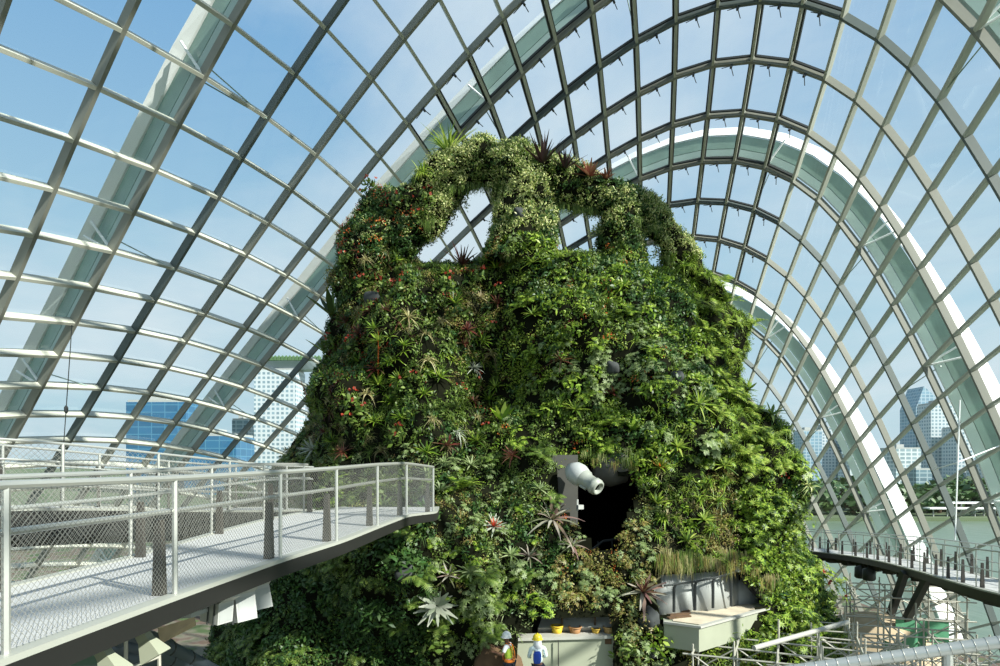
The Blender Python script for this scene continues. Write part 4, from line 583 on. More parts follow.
def railing(par, base, up=1.2, posts=(), fin_side=None, mid=(.86,), mesh=None, fin=True, rr=.03, pr=.028, finw=.12):
    """base: polyline of the deck edge; posts: indices along it"""
    par0 = par; par = bpy.data.objects.new('railing', None); COL.objects.link(par); par.parent = par0; WL[par.name] = WL[par0.name].copy()
    B = [Vector(p) for p in base]; U = Vector((0, 0, up))
    MB().tube([p+U for p in B], rr, 8).build('handrail', M['rail'], par)
    for m_ in mid:
        ins = Vector((0, 0, m_)); MB().tube([p+ins+(fin_side(p)*.06 if fin_side else Vector()) for p in B], rr*.8, 8).build('mid_rail', M['rail'], par)
    for k in posts:
        MB().tube([B[k]-Vector((0, 0, .12)), B[k]+U], pr, 6).build('post', M['rail'], par)
        if fin:
            d = (B[min(k+1, len(B)-1)]-B[max(k-1, 0)]).normalized(); s_ = fin_side(B[k]); c = B[k]+s_*.12-d*.02; z = Vector((0, 0, 1))
            mb = MB(); vs = []
            for zz_, w in ((0, finw), (.78, finw*.55)):
                for sx, sy in ((-1, -1), (1, -1), (1, 1), (-1, 1)): vs.append(c+z*zz_+s_*(sx*w/2+.03)+d*(sy*.035))
            mb.add(vs, [(3, 2, 1, 0), (4, 5, 6, 7)]+[(j, (j+1) % 4, 4+(j+1) % 4, 4+j) for j in range(4)]); mb.build('fin', M['fin'], par)
    if mesh:
        ps = list(posts)
        for k0, k1 in zip(ps[:-1], ps[1:]):
            mesh_panel(B[k0]+Vector((0, 0, .05)), B[k1]+Vector((0, 0, .05)), B[k0]+U, B[k1]+U, *mesh).build('wire_mesh', M['wire'], par)
def walkway(name, loc, label, E0, E1, beam_h=.42, beam0=True, beam1=True, kerb=.07, spine=.55):
    """deck between two edge polylines of equal length"""
    t = thing(name, loc, label, 'walkway'); n = len(E0)
    E0 = [Vector(p) for p in E0]; E1 = [Vector(p) for p in E1]
    vs = []
    for p, r in zip(E0, E1): vs += [p, r, r-Vector((0, 0, .12)), p-Vector((0, 0, .12))]
    MB().add(vs, [(k*4+j, k*4+4+j, k*4+4+(j+1) % 4, k*4+(j+1) % 4) for k in range(n-1) for j in range(4)]+[(0, 1, 2, 3), (n*4-1, n*4-2, n*4-3, n*4-4)]).build('deck', M['deck'], t)
    for E in ((E0 if beam0 else None), (E1 if beam1 else None)):
        if E is None: continue
        MB().beam([p-Vector((0, 0, beam_h/2+.02)) for p in E], Vector((0, 0, 1)), .14, beam_h).build('edge_beam', M['fascia'], t)
        MB().beam([p-Vector((0, 0, .01)) for p in E], Vector((0, 0, 1)), kerb+.08, .05).build('kerb', M['kerb'], t)
    mid = [(a*.5+b_*.5)-Vector((0, 0, .17+spine/2)) for a, b_ in zip(E0, E1)]
    MB().beam(mid, Vector((0, 0, 1)), .9, spine).build('spine_beam', M['under'], t)
    return t
def resample(E, n):
    E = np.array(E, float); L = np.r_[0, np.cumsum(np.linalg.norm(np.diff(E, axis=0), axis=1))]; s_ = np.linspace(0, L[-1], n)
    return np.stack([np.interp(s_, L, E[:, k]) for k in range(3)], 1)
near_i = lambda E, y: int(np.argmin([abs(p[1]-y) for p in E]))
# near walkway on the left
E0 = smooth_path([(-3.62, .5, -1.37), (-3.58, 2.2, -1.36), (-3.47, 4.3, -1.34), (-3.35, 6.4, -1.34), (-3.06, 8.55, -1.30), (-2.66, 10.2, -1.25), (-2.4, 12.2, -1.19), (-2.18, 14.4, -1.16), (-1.75, 16.6, -1.26), (-1.9, 18.6, -1.26)], .2)
E1 = resample(smooth_path([(-5.75, .5, -1.37), (-5.65, 3, -1.36), (-5.45, 6, -1.34), (-5.2, 8.65, -1.30), (-5.2, 11.1, -1.24), (-5.1, 13.3, -1.18), (-4.95, 15.5, -1.18), (-4.7, 17.2, -1.24), (-4.7, 18.6, -1.26)], .2), len(E0))
nw = walkway('walkway', (-4, 10, -1.9), 'wide pale walkway with mesh railings entering the mountain from the left', E0, E1, .21, spine=.32)
sd = lambda p: Vector((-1, .05, 0)).normalized()
Er = [p for p in E0 if p[1] <= 16.65]
railing(nw, Er, 1.2, [near_i(Er, y) for y in (.6, 2.2, 4.3, 6.4, 8.55, 10.2, 12.2, 14.4, 16.6)], sd, (.86,), (.055, .0022), rr=.034)
El = [p for p in E1 if p[1] <= 15.8]
railing(nw, El, 1.2, [near_i(El, y) for y in (.6, 2.6, 4.6, 6.6, 8.65, 11.1, 13.3, 15.6)], lambda p: Vector((1, 0, 0)), (.86,), (.075, .0026), rr=.03)
# side branch on the far left
C0 = smooth_path([(-12.5, 7.2, -.6), (-10.2, 9.0, -.7), (-8.5, 10.5, -.74), (-8.0, 11.8, -.82), (-6.95, 13.9, -1.02), (-6.1, 16.2, -1.2), (-5.3, 17.6, -1.26)], .45)
tn = np.gradient(C0, axis=0); tn[:, 2] = 0; tn /= np.linalg.norm(tn, axis=1, keepdims=True); C1 = C0+np.stack([-tn[:, 1], tn[:, 0], 0*tn[:, 0]], 1)*2.0
bw = walkway('walkway', (-8.5, 12, -1.6), 'second walkway joining from the far left behind the near one, dark edge beam', C0, C1, .5)
ps = list(range(1, len(C0)-2, 4)); railing(bw, C0, 1.2, ps, lambda p: Vector((-.5, .8, 0)).normalized(), (.86, .45), (.11, .003), rr=.026)
railing(bw, C1, 1.2, ps, lambda p: Vector((.5, -.8, 0)).normalized(), (.86, .45), (.11, .003), rr=.026)
# right walkway
R0 = smooth_path([(11.6, 11.5, -2.9), (13.4, 14, -3.35), (14.0, 16.5, -3.58), (14.6, 18.5, -3.76), (15.4, 21, -3.95), (17, 25, -4.3), (18.35, 29.5, -4.62), (19.3, 33.5, -4.95), (19.5, 36.5, -5.2), (19.0, 41, -5.5), (17.5, 46, -5.8)], .5)
tn = np.gradient(R0, axis=0); tn[:, 2] = 0; tn /= np.linalg.norm(tn, axis=1, keepdims=True); R1 = R0+np.stack([tn[:, 1], -tn[:, 0], 0*tn[:, 0]], 1)*1.9
rw = walkway('walkway', (17, 26, -5), 'grey walkway descending at right between the mountain and the glass', R0, R1, .28, kerb=.12, spine=.38)
sdr = lambda p: Vector((.9, -.3, 0)).normalized()
ps = list(range(2, len(R0)-2, 3)); railing(rw, R0, 1.2, ps, sdr, (.6,), None, rr=.025, pr=.022, finw=.11)
railing(rw, R1, 1.2, ps, lambda p: -sdr(p), (.6,), None, rr=.025, pr=.022, finw=.11)
for k in range(2, len(R0)-2, 3):
    c = Vector(R0[k])*.5+Vector(R1[k])*.5; MB().box(c-Vector((0, 0, .48)), (1.5, .5, .25), Matrix.Rotation(.4+k, 3, 'Z')).build('service_tray', M['under'], rw)
for k, ((x0, y0, x1, y1, Y0, Y1), lab) in enumerate((((905, 572, 888, 622, 26.6, 28), 'dark slanted column under the right walkway, nearer the mountain'), ((927, 579, 902, 628, 24.8, 26.5), 'dark slanted column under the right walkway, nearer the glass'))):
    a = at(x0, y0, Y0); b_ = at(x1, y1, Y1); e = b_+(b_-a)*((-19.2-b_.z)/(b_.z-a.z)); t = thing('support_column', e, lab, 'column', 'slanted columns under the right walkway')
    MB().beam([a, e], Vector((0, 1, .1)), .26, .26).build('shaft', M['darksteel'], t)
    MB().box((e.x, e.y, -18.95), (.9, .9, .12)).build('base_plate', M['darksteel'], t)
for k, (x, y, Y, lab) in enumerate(((861, 571, 33, 'round dark lamp hanging under the right walkway, nearest the mountain'), (869, 573, 32.2, 'round dark lamp hanging under the right walkway, second from the mountain'))):
    c = at(x, y, Y); t = thing('hanging_lamp', c, lab, 'lamp', 'lamps under the right walkway')
    MB().lathe([(.02, .55), (.06, .5), (.06, .3), (.3, .2), (.32, -.3), (.25, -.38), (.02, -.38)], c, None, 14).build('lamp_body', M['darksteel'], t, True)
# our own handrail at the bottom right
t = thing('railing', (2, 2.6, -1.8), 'close steel handrail with wire lashings at the bottom right corner', 'railing')
hr = lambda u: at(1000, 642, 2.6)*(1-u)+at(840, 664, 2.8)*u
MB().tube([hr(-.9), hr(-.4), hr(0), hr(.5), hr(1), hr(1.6), hr(2.3)], .0265, 20).build('handrail', M['rail'], t, True)
dh = (hr(1)-hr(0)).normalized(); RL = dh.to_track_quat('Z', 'Y').to_matrix()
for k in range(26):
    MB().lathe([(.0268, -.0018), (.0283, 0), (.0268, .0018)], hr(-.35+k*.072), RL, 16).build('lashing', M['wire'], t)
for u in (.31, 2.2):
    p = hr(u); MB().tube([p, Vector((p.x, p.y, -1.9))], .02, 10).build('post', M['rail'], t)
z0 = lambda u: Vector((hr(u).x, hr(u).y, -1.85))
for u0, u1 in ((-.85, .31), (.31, 2.2)): mesh_panel(z0(u0), z0(u1), hr(u0)-Vector((0, 0, .03)), hr(u1)-Vector((0, 0, .03)), .045, .0016).build('wire_mesh', M['wire'], t)
t = thing('viewing_deck', (1, .5, -2.1), 'deck of the viewing walkway behind the close handrail, out of view', 'walkway')
MB().box((.6, .9, -2.0), (6.6, 4.2, .2)).build('deck', M['deck'], t)
MB().box((.6, .9, -2.3), (1.2, 4.0, .5)).build('spine_beam', M['under'], t)
# ------------------------------------------------------------------ equipment slung under the near walkway
def spot(c, yaw, pitch, s_, label):
    t = thing('spotlight', c, label, 'light', 'white spotlights under the near walkway')
    R = Matrix.Rotation(yaw, 3, 'Z') @ Matrix.Rotation(pitch, 3, 'Y')
    V = lambda x, y, z: R @ Vector((x, y, z))*s_+Vector(c)
    pr = [(-.28, -.2, -.2), (-.28, .2, -.2), (-.28, .2, .2), (-.28, -.2, .2), (.22, -.2, -.2), (.22, .2, -.2), (.22, .2, .26), (.22, -.2, .26)]
    MB().add([V(*p) for p in pr], [(3, 2, 1, 0), (4, 5, 6, 7), (0, 1, 5, 4), (1, 2, 6, 5), (2, 3, 7, 6), (3, 0, 4, 7)]).build('housing', M['lamp'], t)
    MB().add([V(.22, -.2, .26), V(.22, .2, .26), V(.42, .2, .40), V(.42, -.2, .40), V(.21, -.2, .28), V(.21, .2, .28), V(.41, .2, .42), V(.41, -.2, .42)], [(0, 1, 2, 3), (7, 6, 5, 4), (0, 4, 5, 1), (1, 5, 6, 2), (2, 6, 7, 3), (3, 7, 4, 0)]).build('visor', M['lamp'], t)
    MB().add([V(.225, -.16, -.16), V(.225, .16, -.16), V(.225, .16, .2), V(.225, -.16, .2), V(.223, -.16, -.16), V(.223, .16, -.16), V(.223, .16, .2), V(.223, -.16, .2)], [(0, 1, 2, 3), (7, 6, 5, 4)]).build('lens', M['panel'], t)
    mb = MB()
    for x in (-.05, .12): mb.tube([V(x, -.22, -.22), V(x, -.22, .27), V(x, .22, .27)], .018*s_, 5)
    mb.tube([V(-.1, -.1, .2), V(-.25, -.15, .55)], .035*s_, 6)
    mb.build('bracket', M['darksteel'], t)
    return t
spot(at(238, 609, 8.3), -.5, -.15, .78, 'white box spotlight under the near walkway, larger and nearer of the bright pair')
spot(at(256, 600, 9.0), -.5, -.25, .72, 'white box spotlight with raised visor, further right of the bright pair')
spot(at(218, 612, 7.9), -.4, .1, .6, 'grey shaded box light left of the bright pair of spotlights')
t = thing('light_bar', at(205, 600, 7.6), 'pale strip light fixed along the underside of the near walkway', 'light')
MB().beam([at(190, 610, 7.2), at(216, 600, 8.2)], Vector((0, 0, 1)), .1, .06).build('tube_body', M['lamp'], t)
MB().beam([at(186, 616, 7.2), at(214, 606, 8.2)], Vector((0, 0, 1)), .12, .05).build('reflector', M['panel'], t)
for k, (x, y, Y, s_, lab) in enumerate(((146, 640, 6.4, .36, 'pale tapered floodlight under the near walkway, just above the dark ducts'), (106, 657, 5.6, .34, 'pale tapered floodlight at the bottom edge, left of the one above the ducts'))):
    c = at(x, y, Y); t = thing('floodlight', c, lab, 'light', 'tapered floodlights under the near walkway')
    MB().lathe([(.001, -.3*s_), (.2*s_, -.3*s_), (.22*s_, 0), (.42*s_, .5*s_), (.43*s_, .56*s_), (.36*s_, .57*s_), (.001, .5*s_)], c, Matrix.Rotation(2.6, 3, 'Y') @ Matrix.Rotation(.8, 3, 'Z'), 4).build('housing', M['conc'], t)
    MB().tube([c, c+Vector((-.05, .1, .26))], .03, 6).build('bracket', M['darksteel'], t)
for k, dy in enumerate((0, 11, 22)):
    a = at(150, 640+dy, 8.6+.2*k); b_ = at(196, 662+dy, 11.2+.3*k); a2 = at(118, 636+dy, 7.6)
    t = thing('duct', b_, ['topmost dark blue grey duct hanging below the near walkway', 'middle dark blue grey duct hanging below the near walkway', 'lowest dark blue grey duct hanging below the near walkway'][k], 'duct', 'dark ducts below the near walkway')
    MB().tube([a2, a, b_, b_+Vector((.25, .8, -.6))], .13, 12).build('duct_pipe', M['pipe'], t, True)
    for u in (.3, .75):
        p = a*(1-u)+b_*u; MB().lathe([(.135, -.03), (.145, 0), (.135, .03)], p, (b_-a).to_track_quat('Z', 'Y').to_matrix(), 12).build('clamp_band', M['darksteel'], t)
t = thing('scaffold_board', at(180, 624, 10), 'sunlit timber board with clutter under the near walkway', 'board')
MB().add([at(158, 628, 8.6), at(194, 617, 9.6), at(196, 622, 9.8), at(160, 640, 8.6)]+[p-Vector((0, 0, .06)) for p in (at(158, 628, 8.6), at(194, 617, 9.6), at(196, 622, 9.8), at(160, 640, 8.6))], [(0, 1, 2, 3), (7, 6, 5, 4), (0, 4, 5, 1), (1, 5, 6, 2), (2, 6, 7, 3), (3, 7, 4, 0)]).build('plank', M['sand'], t)
t = thing('ladder_frame', at(150, 660, 7.5), 'pale tubular frame at the bottom edge in front of the dark ducts', 'frame')
mb = MB(); MB().tube([at(159, 650, 7.6), at(160, 690, 7.6)], .022, 6).build('upright', M['galv'], t); MB().tube([at(128, 668, 7.2), at(159, 657, 7.6)], .02, 6).build('crossbar', M['galv'], t); MB().tube([at(126, 634, 7.2), at(126, 690, 7.2)], .022, 6).build('upright', M['galv'], t)
# ------------------------------------------------------------------ scaffolding at lower right
def scaffold(origin, ux, uy, nx, ny, dx, dy, levels, label, base=-19.2, extra=.45, seed=1, braces=True):
    r = random.Random(seed); t = thing('scaffold', (origin[0], origin[1], base), label, 'scaffolding', 'scaffolding at the foot of the mountain')
    ux = Vector(ux).normalized(); uy = Vector(uy).normalized(); O = Vector((origin[0], origin[1], 0)); rr = .032
    P = lambda i, j: O+ux*(i*dx)+uy*(j*dy)
    for i in range(nx):
        for j in range(ny):
            p = P(i, j); MB().tube([Vector((p.x, p.y, base)), Vector((p.x, p.y, levels[-1]+extra+r.uniform(-.25, .3)))], rr, 5).build('standard', M['galv'], t)
    for z in levels:
        for j in range(ny):
            a = P(-.25, j); b_ = P(nx-.75, j); MB().tube([(a.x, a.y, z), (b_.x, b_.y, z+r.uniform(-.08, .08))], rr, 5).build('ledger', M['galv'], t)
        for i in range(nx):
            a = P(i, -.2); b_ = P(i, ny-.8); MB().tube([(a.x, a.y, z+.07), (b_.x, b_.y, z+.07)], rr, 5).build('transom', M['galv'], t)
    if braces:
        for j in range(ny):
            for i in range(0, nx-1):
                a = P(i, j); b_ = P(i+1, j); MB().tube([(a.x, a.y, levels[-2]), (b_.x, b_.y, levels[-1])] if (i+j) % 2 else [(a.x, a.y, levels[-1]), (b_.x, b_.y, levels[-2])], rr*.8, 5).build('brace', M['galv'], t)
    return t
scaffold((6.0, 19.3), (.9, -.36, 0), (.42, .9, 0), 6, 4, 1.2, 1.25, [-9.6, -7.6, -6.7, -5.9], 'galvanised scaffolding in front of the pale green terrace, nearest of the three', seed=3)
scaffold((9.6, 22.0), (.92, -.3, 0), (.4, .9, 0), 6, 4, 1.3, 1.4, [-9.8, -7.9, -6.9, -6.1], 'galvanised scaffolding below the right flank of the mountain, middle of the three', seed=5)
scaffold((15.2, 26.6), (1, -.25, 0), (.4, .9, 0), 4, 3, 1.4, 1.6, [-9.6, -8.2, -7.2, -6.4, -5.6], 'scaffolding tower under the right walkway around the dark columns, farthest of the three', seed=8)
t = thing('scaffold_pole', at(800, 636, 18.5), 'thick pale pole lying slanted across the nearest scaffolding', 'pole')
MB().tube([at(754, 648, 18.2), at(848, 622, 20.2)], .075, 10).build('pole_tube', M['concw'], t)
t = thing('sand_heap', at(870, 630, 27), 'sandy heap behind the scaffolding at the foot of the mountain', 'sand')
mb = MB(); c = at(872, 628, 27.5); mb.lathe([(3.2, -1.6), (2.6, -.5), (1.7, .2), (.8, .55), (.05, .6)], c, None, 20); o = mb.build('heap_body', M['sand'], t, True)
t2 = MB().box((c.x, c.y, (c.z-1.5-19.2)/2), (5.2, 4.4, 19.2+c.z-1.5)).build('plinth', M['under'], t)
t = thing('safety_net', at(880, 640, 24), 'green safety net draped over the scaffolding under the right walkway', 'net')
mb = MB(); n = 12; vs = []
for k in range(n+1):
    u = k/n; x = 884+42*u; sag = 11*math.sin(math.pi*min(1, u*1.5))*(1 if u < .67 else -.2)
    for yy, dy in ((640-10*u+sag*.6, 0), (656-6*u, .5)): vs.append(at(x, yy, 23.4+.3*math.sin(9*u)+dy))
    for yy, dy in ((656-6*u, .53), (640-10*u+sag*.6, .03)): vs.append(at(x, yy, 23.4+.3*math.sin(9*u)+dy))
mb.add(vs, [(k*4+j, k*4+(j+1) % 4, k*4+4+(j+1) % 4, k*4+4+j) for k in range(n) for j in range(4)]); mb.build('net_cloth', M['net'], t)
t = thing('safety_net', at(915, 625, 25), 'darker green net panel on the far side of the scaffolding under the walkway', 'net')
MB().box(at(922, 632, 26), (2.0, .04, 1.1), Matrix.Rotation(-.2, 3, 'Z')).build('net_cloth', M['net'], t)
# hanging cables
for x, y0, y1, Y, lab in ((66, 325, 455, 30, 'thin dark cable hanging inside the left glass wall'), (958, 400, 540, 23.2, 'white suspension cable running down to the right walkway')):
    a = at(x+(6 if x < 500 else 2), y0, Y); b_ = at(x-3, y1, Y); t = thing('cable', b_, lab, 'cable'); MB().tube([a, b_], .022 if x < 500 else .03, 5).build('cable_strand', M['darksteel'] if x < 500 else M['white'], t)
    if x > 500:
        p = a*.4+b_*.6
        for e in (at(999, 446, 25), at(932, 470, 25)): MB().tube([p+Vector((0, 0, .8)), e], .025, 5).build('stay', M['white'], t)
    else: MB().lathe([(.03, -.2), (.09, -.1), (.09, .1), (.03, .2)], a*.35+b_*.65, None, 8).build('turnbuckle', M['darksteel'], t)
# ------------------------------------------------------------------ plants
off_ = 0; AV = []; AQ = []
for V, Q in zip(surfV, surfQ): AV.append(V); AQ.append(Q+off_); off_ += len(V)
AV = np.concatenate(AV); AQ = np.concatenate(AQ)
BVH = BVHTree.FromPolygons([tuple(v) for v in AV], [tuple(int(i) for i in q_) for q_ in AQ])
LM = dict(  # bright, lime, mid: darkest and palest stops carry leaf shade and highlights
 bright=leafmat('bright_green_leaf', [(.120, .225, .018), (.205, .335, .027), (.380, .500, .075), (.030, .068, .010), (.072, .150, .015)], .35),
 lime=leafmat('lime_leaf', [(.330, .450, .056), (.240, .360, .037), (.490, .570, .125), (.130, .235, .031), (.050, .100, .015)], .4),
 mid=leafmat('mid_green_leaf', [(.078, .150, .022), (.140, .220, .035), (.032, .070, .013), (.245, .330, .075), (.019, .042, .009)], .35),
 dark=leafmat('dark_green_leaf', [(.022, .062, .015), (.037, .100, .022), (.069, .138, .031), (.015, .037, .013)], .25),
 pale=leafmat('pale_variegated_leaf', [(.250, .338, .075), (.500, .537, .188), (.625, .625, .300), (.138, .213, .044), (.088, .163, .037)], .3),
 olive=leafmat('olive_brown_leaf', [(.250, .237, .050), (.163, .125, .044), (.138, .200, .037), (.350, .312, .088), (.213, .125, .062)], .3),
 grey=leafmat('grey_green_leaf', [(.163, .237, .081), (.250, .325, .125), (.094, .150, .044), (.350, .413, .213)], .3),
 straw=leafmat('straw_leaf', [(.375, .338, .138), (.250, .250, .088), (.525, .475, .250), (.175, .125, .062)], .35),
 red=leafmat('red_flower', [(.36, .03, .015), (.48, .08, .02), (.30, .03, .03), (.45, .18, .12)], .3),
 orange=leafmat('orange_flower', [(.75, .20, .03), (.60, .10, .03), (.75, .38, .12)], .3),
 plum=leafmat('dark_plum_leaf', [(.03, .016, .018), (.05, .025, .024), (.015, .012, .012), (.07, .05, .04)], .15),
 wine=leafmat('wine_red_leaf', [(.10, .018, .018), (.16, .05, .03), (.05, .02, .02), (.18, .13, .06)], .3),
 rust=leafmat('rust_leaf', [(.26, .09, .05), (.17, .05, .035), (.33, .17, .09)], .35),
 silver=leafmat('silver_leaf', [(.34, .37, .29), (.44, .46, .38), (.24, .29, .20)], .2),
 bi=leafmat('two_tone_leaf', [(.16, .07, .07), (.42, .40, .33), (.10, .12, .05), (.24, .14, .12)], .3),
)
def strip(base, d, L, w, droop, axis, n=2, wide=.5, w0=.35, tip=.08):
    """one leaf as a bent strip of n quads"""
    s_ = np.cross(d, axis); l = np.linalg.norm(s_); s_ = s_/l if l > 1e-6 else np.array([1., 0, 0])
    t = np.linspace(0, 1, n+1); ww = w*np.interp(t, [0, wide, 1], [w0, 1, tip])
    P = base+np.outer(t*L, d)-np.outer(droop*L*t*t, axis)
    V = np.empty((2*(n+1), 3)); V[0::2] = P-s_*ww[:, None]/2; V[1::2] = P+s_*ww[:, None]/2
    return V, [(2*k, 2*k+1, 2*k+3, 2*k+2) for k in range(n)]
class LB:
    def __init__(s): s.V = []; s.Q = []; s.n = 0
    def add(s, vq):
        V, Q = vq; s.V.append(V); s.Q += [tuple(i+s.n for i in q_) for q_ in Q]; s.n += len(V)
    def out(s): return np.concatenate(s.V), np.array(s.Q)
Z_ = np.array([0, 0, 1.])
def dirv(az, el): return np.array([math.cos(az)*math.cos(el), math.sin(az)*math.cos(el), math.sin(el)])
def g_rosette(r, n=22, L=.6, w=.075, e0=.15, e1=1.3, droop=.35, seg=4, wide=.35, tip=.2):
    lb = LB()
    for k in range(n):
        u = k/n; el = e0+(e1-e0)*u; az = k*2.4+r.uniform(-.2, .2)
        lb.add(strip(dirv(az, 0)*.02, dirv(az, el), L*r.uniform(.8, 1.1)*(1-.25*u), w*r.uniform(.85, 1.1), droop*(1-.6*u), Z_, seg, wide, .7, tip))
    return lb.out()
def g_tuft(r, n=34, L=.45, w=.022, droop=.75, seg=3):
    lb = LB()
    for k in range(n):
        az = r.uniform(0, 6.28); el = r.uniform(.35, 1.45); b_ = dirv(r.uniform(0, 6.28), 0)*r.uniform(0, .1)
        lb.add(strip(b_, dirv(az, el), L*r.uniform(.55, 1.1), w*r.uniform(.7, 1.2), droop*r.uniform(.5, 1.2), Z_, seg, .4, .7))
    return lb.out()
def g_shrub(r, n=46, R=.32, L=.15, w=.075, flat=.75):
    lb = LB()
    for k in range(n):
        d = dirv(r.uniform(0, 6.28), r.uniform(-.15, 1.5)); c = d*R*r.uniform(.35, 1.)*np.array([1, 1, flat])
        dd = d+r.normal(size=3)*.55; dd /= np.linalg.norm(dd); ax = d+r.normal(size=3)*.35; ax /= np.linalg.norm(ax)
        dd = dd-ax*(dd@ax)*.7; dd /= np.linalg.norm(dd)
        lb.add(strip(c, dd, L*r.uniform(.6, 1.2), w*r.uniform(.7, 1.2), .25, ax, 2, .45, .3))
    return lb.out()
def g_whorl(r, n=14, R=.32, L=.115, w=.036, m=7):
    """twigs ending in whorls of narrow leaves"""
    lb = LB()
    for k in range(n):
        d = dirv(r.uniform(0, 6.28), r.uniform(.1, 1.5)); c = d*R*r.uniform(.5, 1.); ax = d*.6+Z_*.6+r.normal(size=3)*.2; ax /= np.linalg.norm(ax)
        e = np.cross(ax, [1., .3, .2]); e /= np.linalg.norm(e); f_ = np.cross(ax, e); a0 = r.uniform(0, 6)
        for j in range(m):
            a = a0+6.283*j/m; dd = e*math.cos(a)+f_*math.sin(a)+ax*.35; dd /= np.linalg.norm(dd)
            lb.add(strip(c, dd, L*r.uniform(.75, 1.15), w, .35, ax, 2, .55, .25))
    return lb.out()
def g_fern(r, n=9, L=.65, np_=9, w=.04, droop=.5, pl=.17):
    lb = LB()
    for k in range(n):
        az = k*6.283/n+r.uniform(-.25, .25); el = r.uniform(.35, 1.05); d = dirv(az, el); LL = L*r.uniform(.75, 1.1)
        s_ = np.cross(d, Z_); s_ /= np.linalg.norm(s_)
        lb.add(strip(np.zeros(3), d, LL, .014, droop, Z_, 4, .3, 1.))
        for j in range(1, np_+1):
            t = j/(np_+.5); p = d*LL*t-Z_*droop*LL*t*t; tg = d-2*droop*t*Z_; tg /= np.linalg.norm(tg); q_ = pl*math.sin(math.pi*(.12+.86*t))**.8
            for sg in (-1, 1):
                dd = s_*sg+tg*.45; dd /= np.linalg.norm(dd); ax = np.cross(s_, tg); ax = ax if ax[2] > 0 else -ax
                lb.add(strip(p, dd, q_, w, .15, ax, 1, .0, 1.))
    return lb.out()
def g_paddle(r, n=9, L=.9, w=.17, e0=.5, e1=1.35, droop=.3):
    return g_rosette(r, n, L, w, e0, e1, droop, 5, .55)
def g_hang(r, n=26, L=1.0, w=.03, R=.35):
    lb = LB()
    for k in range(n):
        b_ = np.array([r.uniform(-R, R), r.uniform(-R, R)*.5, r.uniform(-.1, .15)]); d = np.array([r.normal()*.10, r.normal()*.10, -1.]); d /= np.linalg.norm(d)
        lb.add(strip(b_, d, L*r.uniform(.35, 1.), w*r.uniform(.6, 1.3), 0, np.array([0, -1., .1]), 4, .4, .7))
    return lb.out()
def g_dots(r, n=14, R=.36, L=.06, w=.05):
    lb = LB()
    for k in range(n):
        d = dirv(r.uniform(0, 6.28), r.uniform(0, 1.5)); c = d*R*r.uniform(.75, 1.05)
        for j in range(3):
            dd = d+r.normal(size=3)*.6; dd /= np.linalg.norm(dd); lb.add(strip(c, dd, L, w, .2, d, 2, .5, .4))
    return lb.out()
def g_spike(r, H=.9, n=60):
    lb = LB(); lb.add(strip(np.zeros(3), Z_, H, .03, 0, np.array([0, 1., 0]), 3, .5, 1.)); lb.add(strip(np.zeros(3), Z_, H, .03, 0, np.array([1., 0, 0]), 3, .5, 1.))
    for k in range(n):
        z = H*(.2+.8*k/n); d = dirv(k*2.4, .6); lb.add(strip(np.array([0, 0, z]), d, .085*(1.25-k/n*.8), .045, .1, Z_, 1, .0, 1.))
    return lb.out()
def g_lobed(r, n=16, R=.5, L=.3):
    """big flat lobed leaves on stalks"""
    lb = LB()
    for k in range(n):
        d = dirv(r.uniform(0, 6.28), r.uniform(.2, 1.4)); c = d*R*r.uniform(.5, 1.); ax = d*.5+Z_*.5+r.normal(size=3)*.2; ax /= np.linalg.norm(ax)
        e = np.cross(ax, d+np.array([.1, .2, 0])); e /= np.linalg.norm(e); f_ = np.cross(ax, e)
        lb.add(strip(np.zeros(3), d, np.linalg.norm(c), .02, 0, ax, 1, 0, 1.))
        for j in range(6):
            a = -2.2+4.4*j/5; dd = f_*math.cos(a)+e*math.sin(a); lb.add(strip(c, dd, L*.62*(1-.12*abs(a)), L*.36, .25, ax, 2, .55, .5))
    return lb.out()
GEN = dict(tuft=g_tuft, shrub=g_shrub, whorl=g_whorl, fern=lambda r: g_fern(r, 7, .5, 7, .045, .55, .14), rosette=lambda r: g_rosette(r, 16, .42, .05, .15, 1.3, .4, 3), hang=g_hang, dots=g_dots,
           small=lambda r: g_shrub(r, 70, .33, .085, .045), paddle=lambda r: g_paddle(r, 7, .5, .1), grass=lambda r: g_tuft(r, 46, .36, .016, .45, 2))
ARCH = {k: [g(np.random.default_rng(100+j)) for j in range(4)] for k, g in GEN.items()}
def frame(nrm, r, up=.65):
    g = np.array(nrm)*(1-up*.5)+Z_*up; g /= np.linalg.norm(g)
    e = np.cross(g, [r.normal(), r.normal(), r.normal()]); e /= np.linalg.norm(e); return np.stack([e, np.cross(g, e), g], 1)
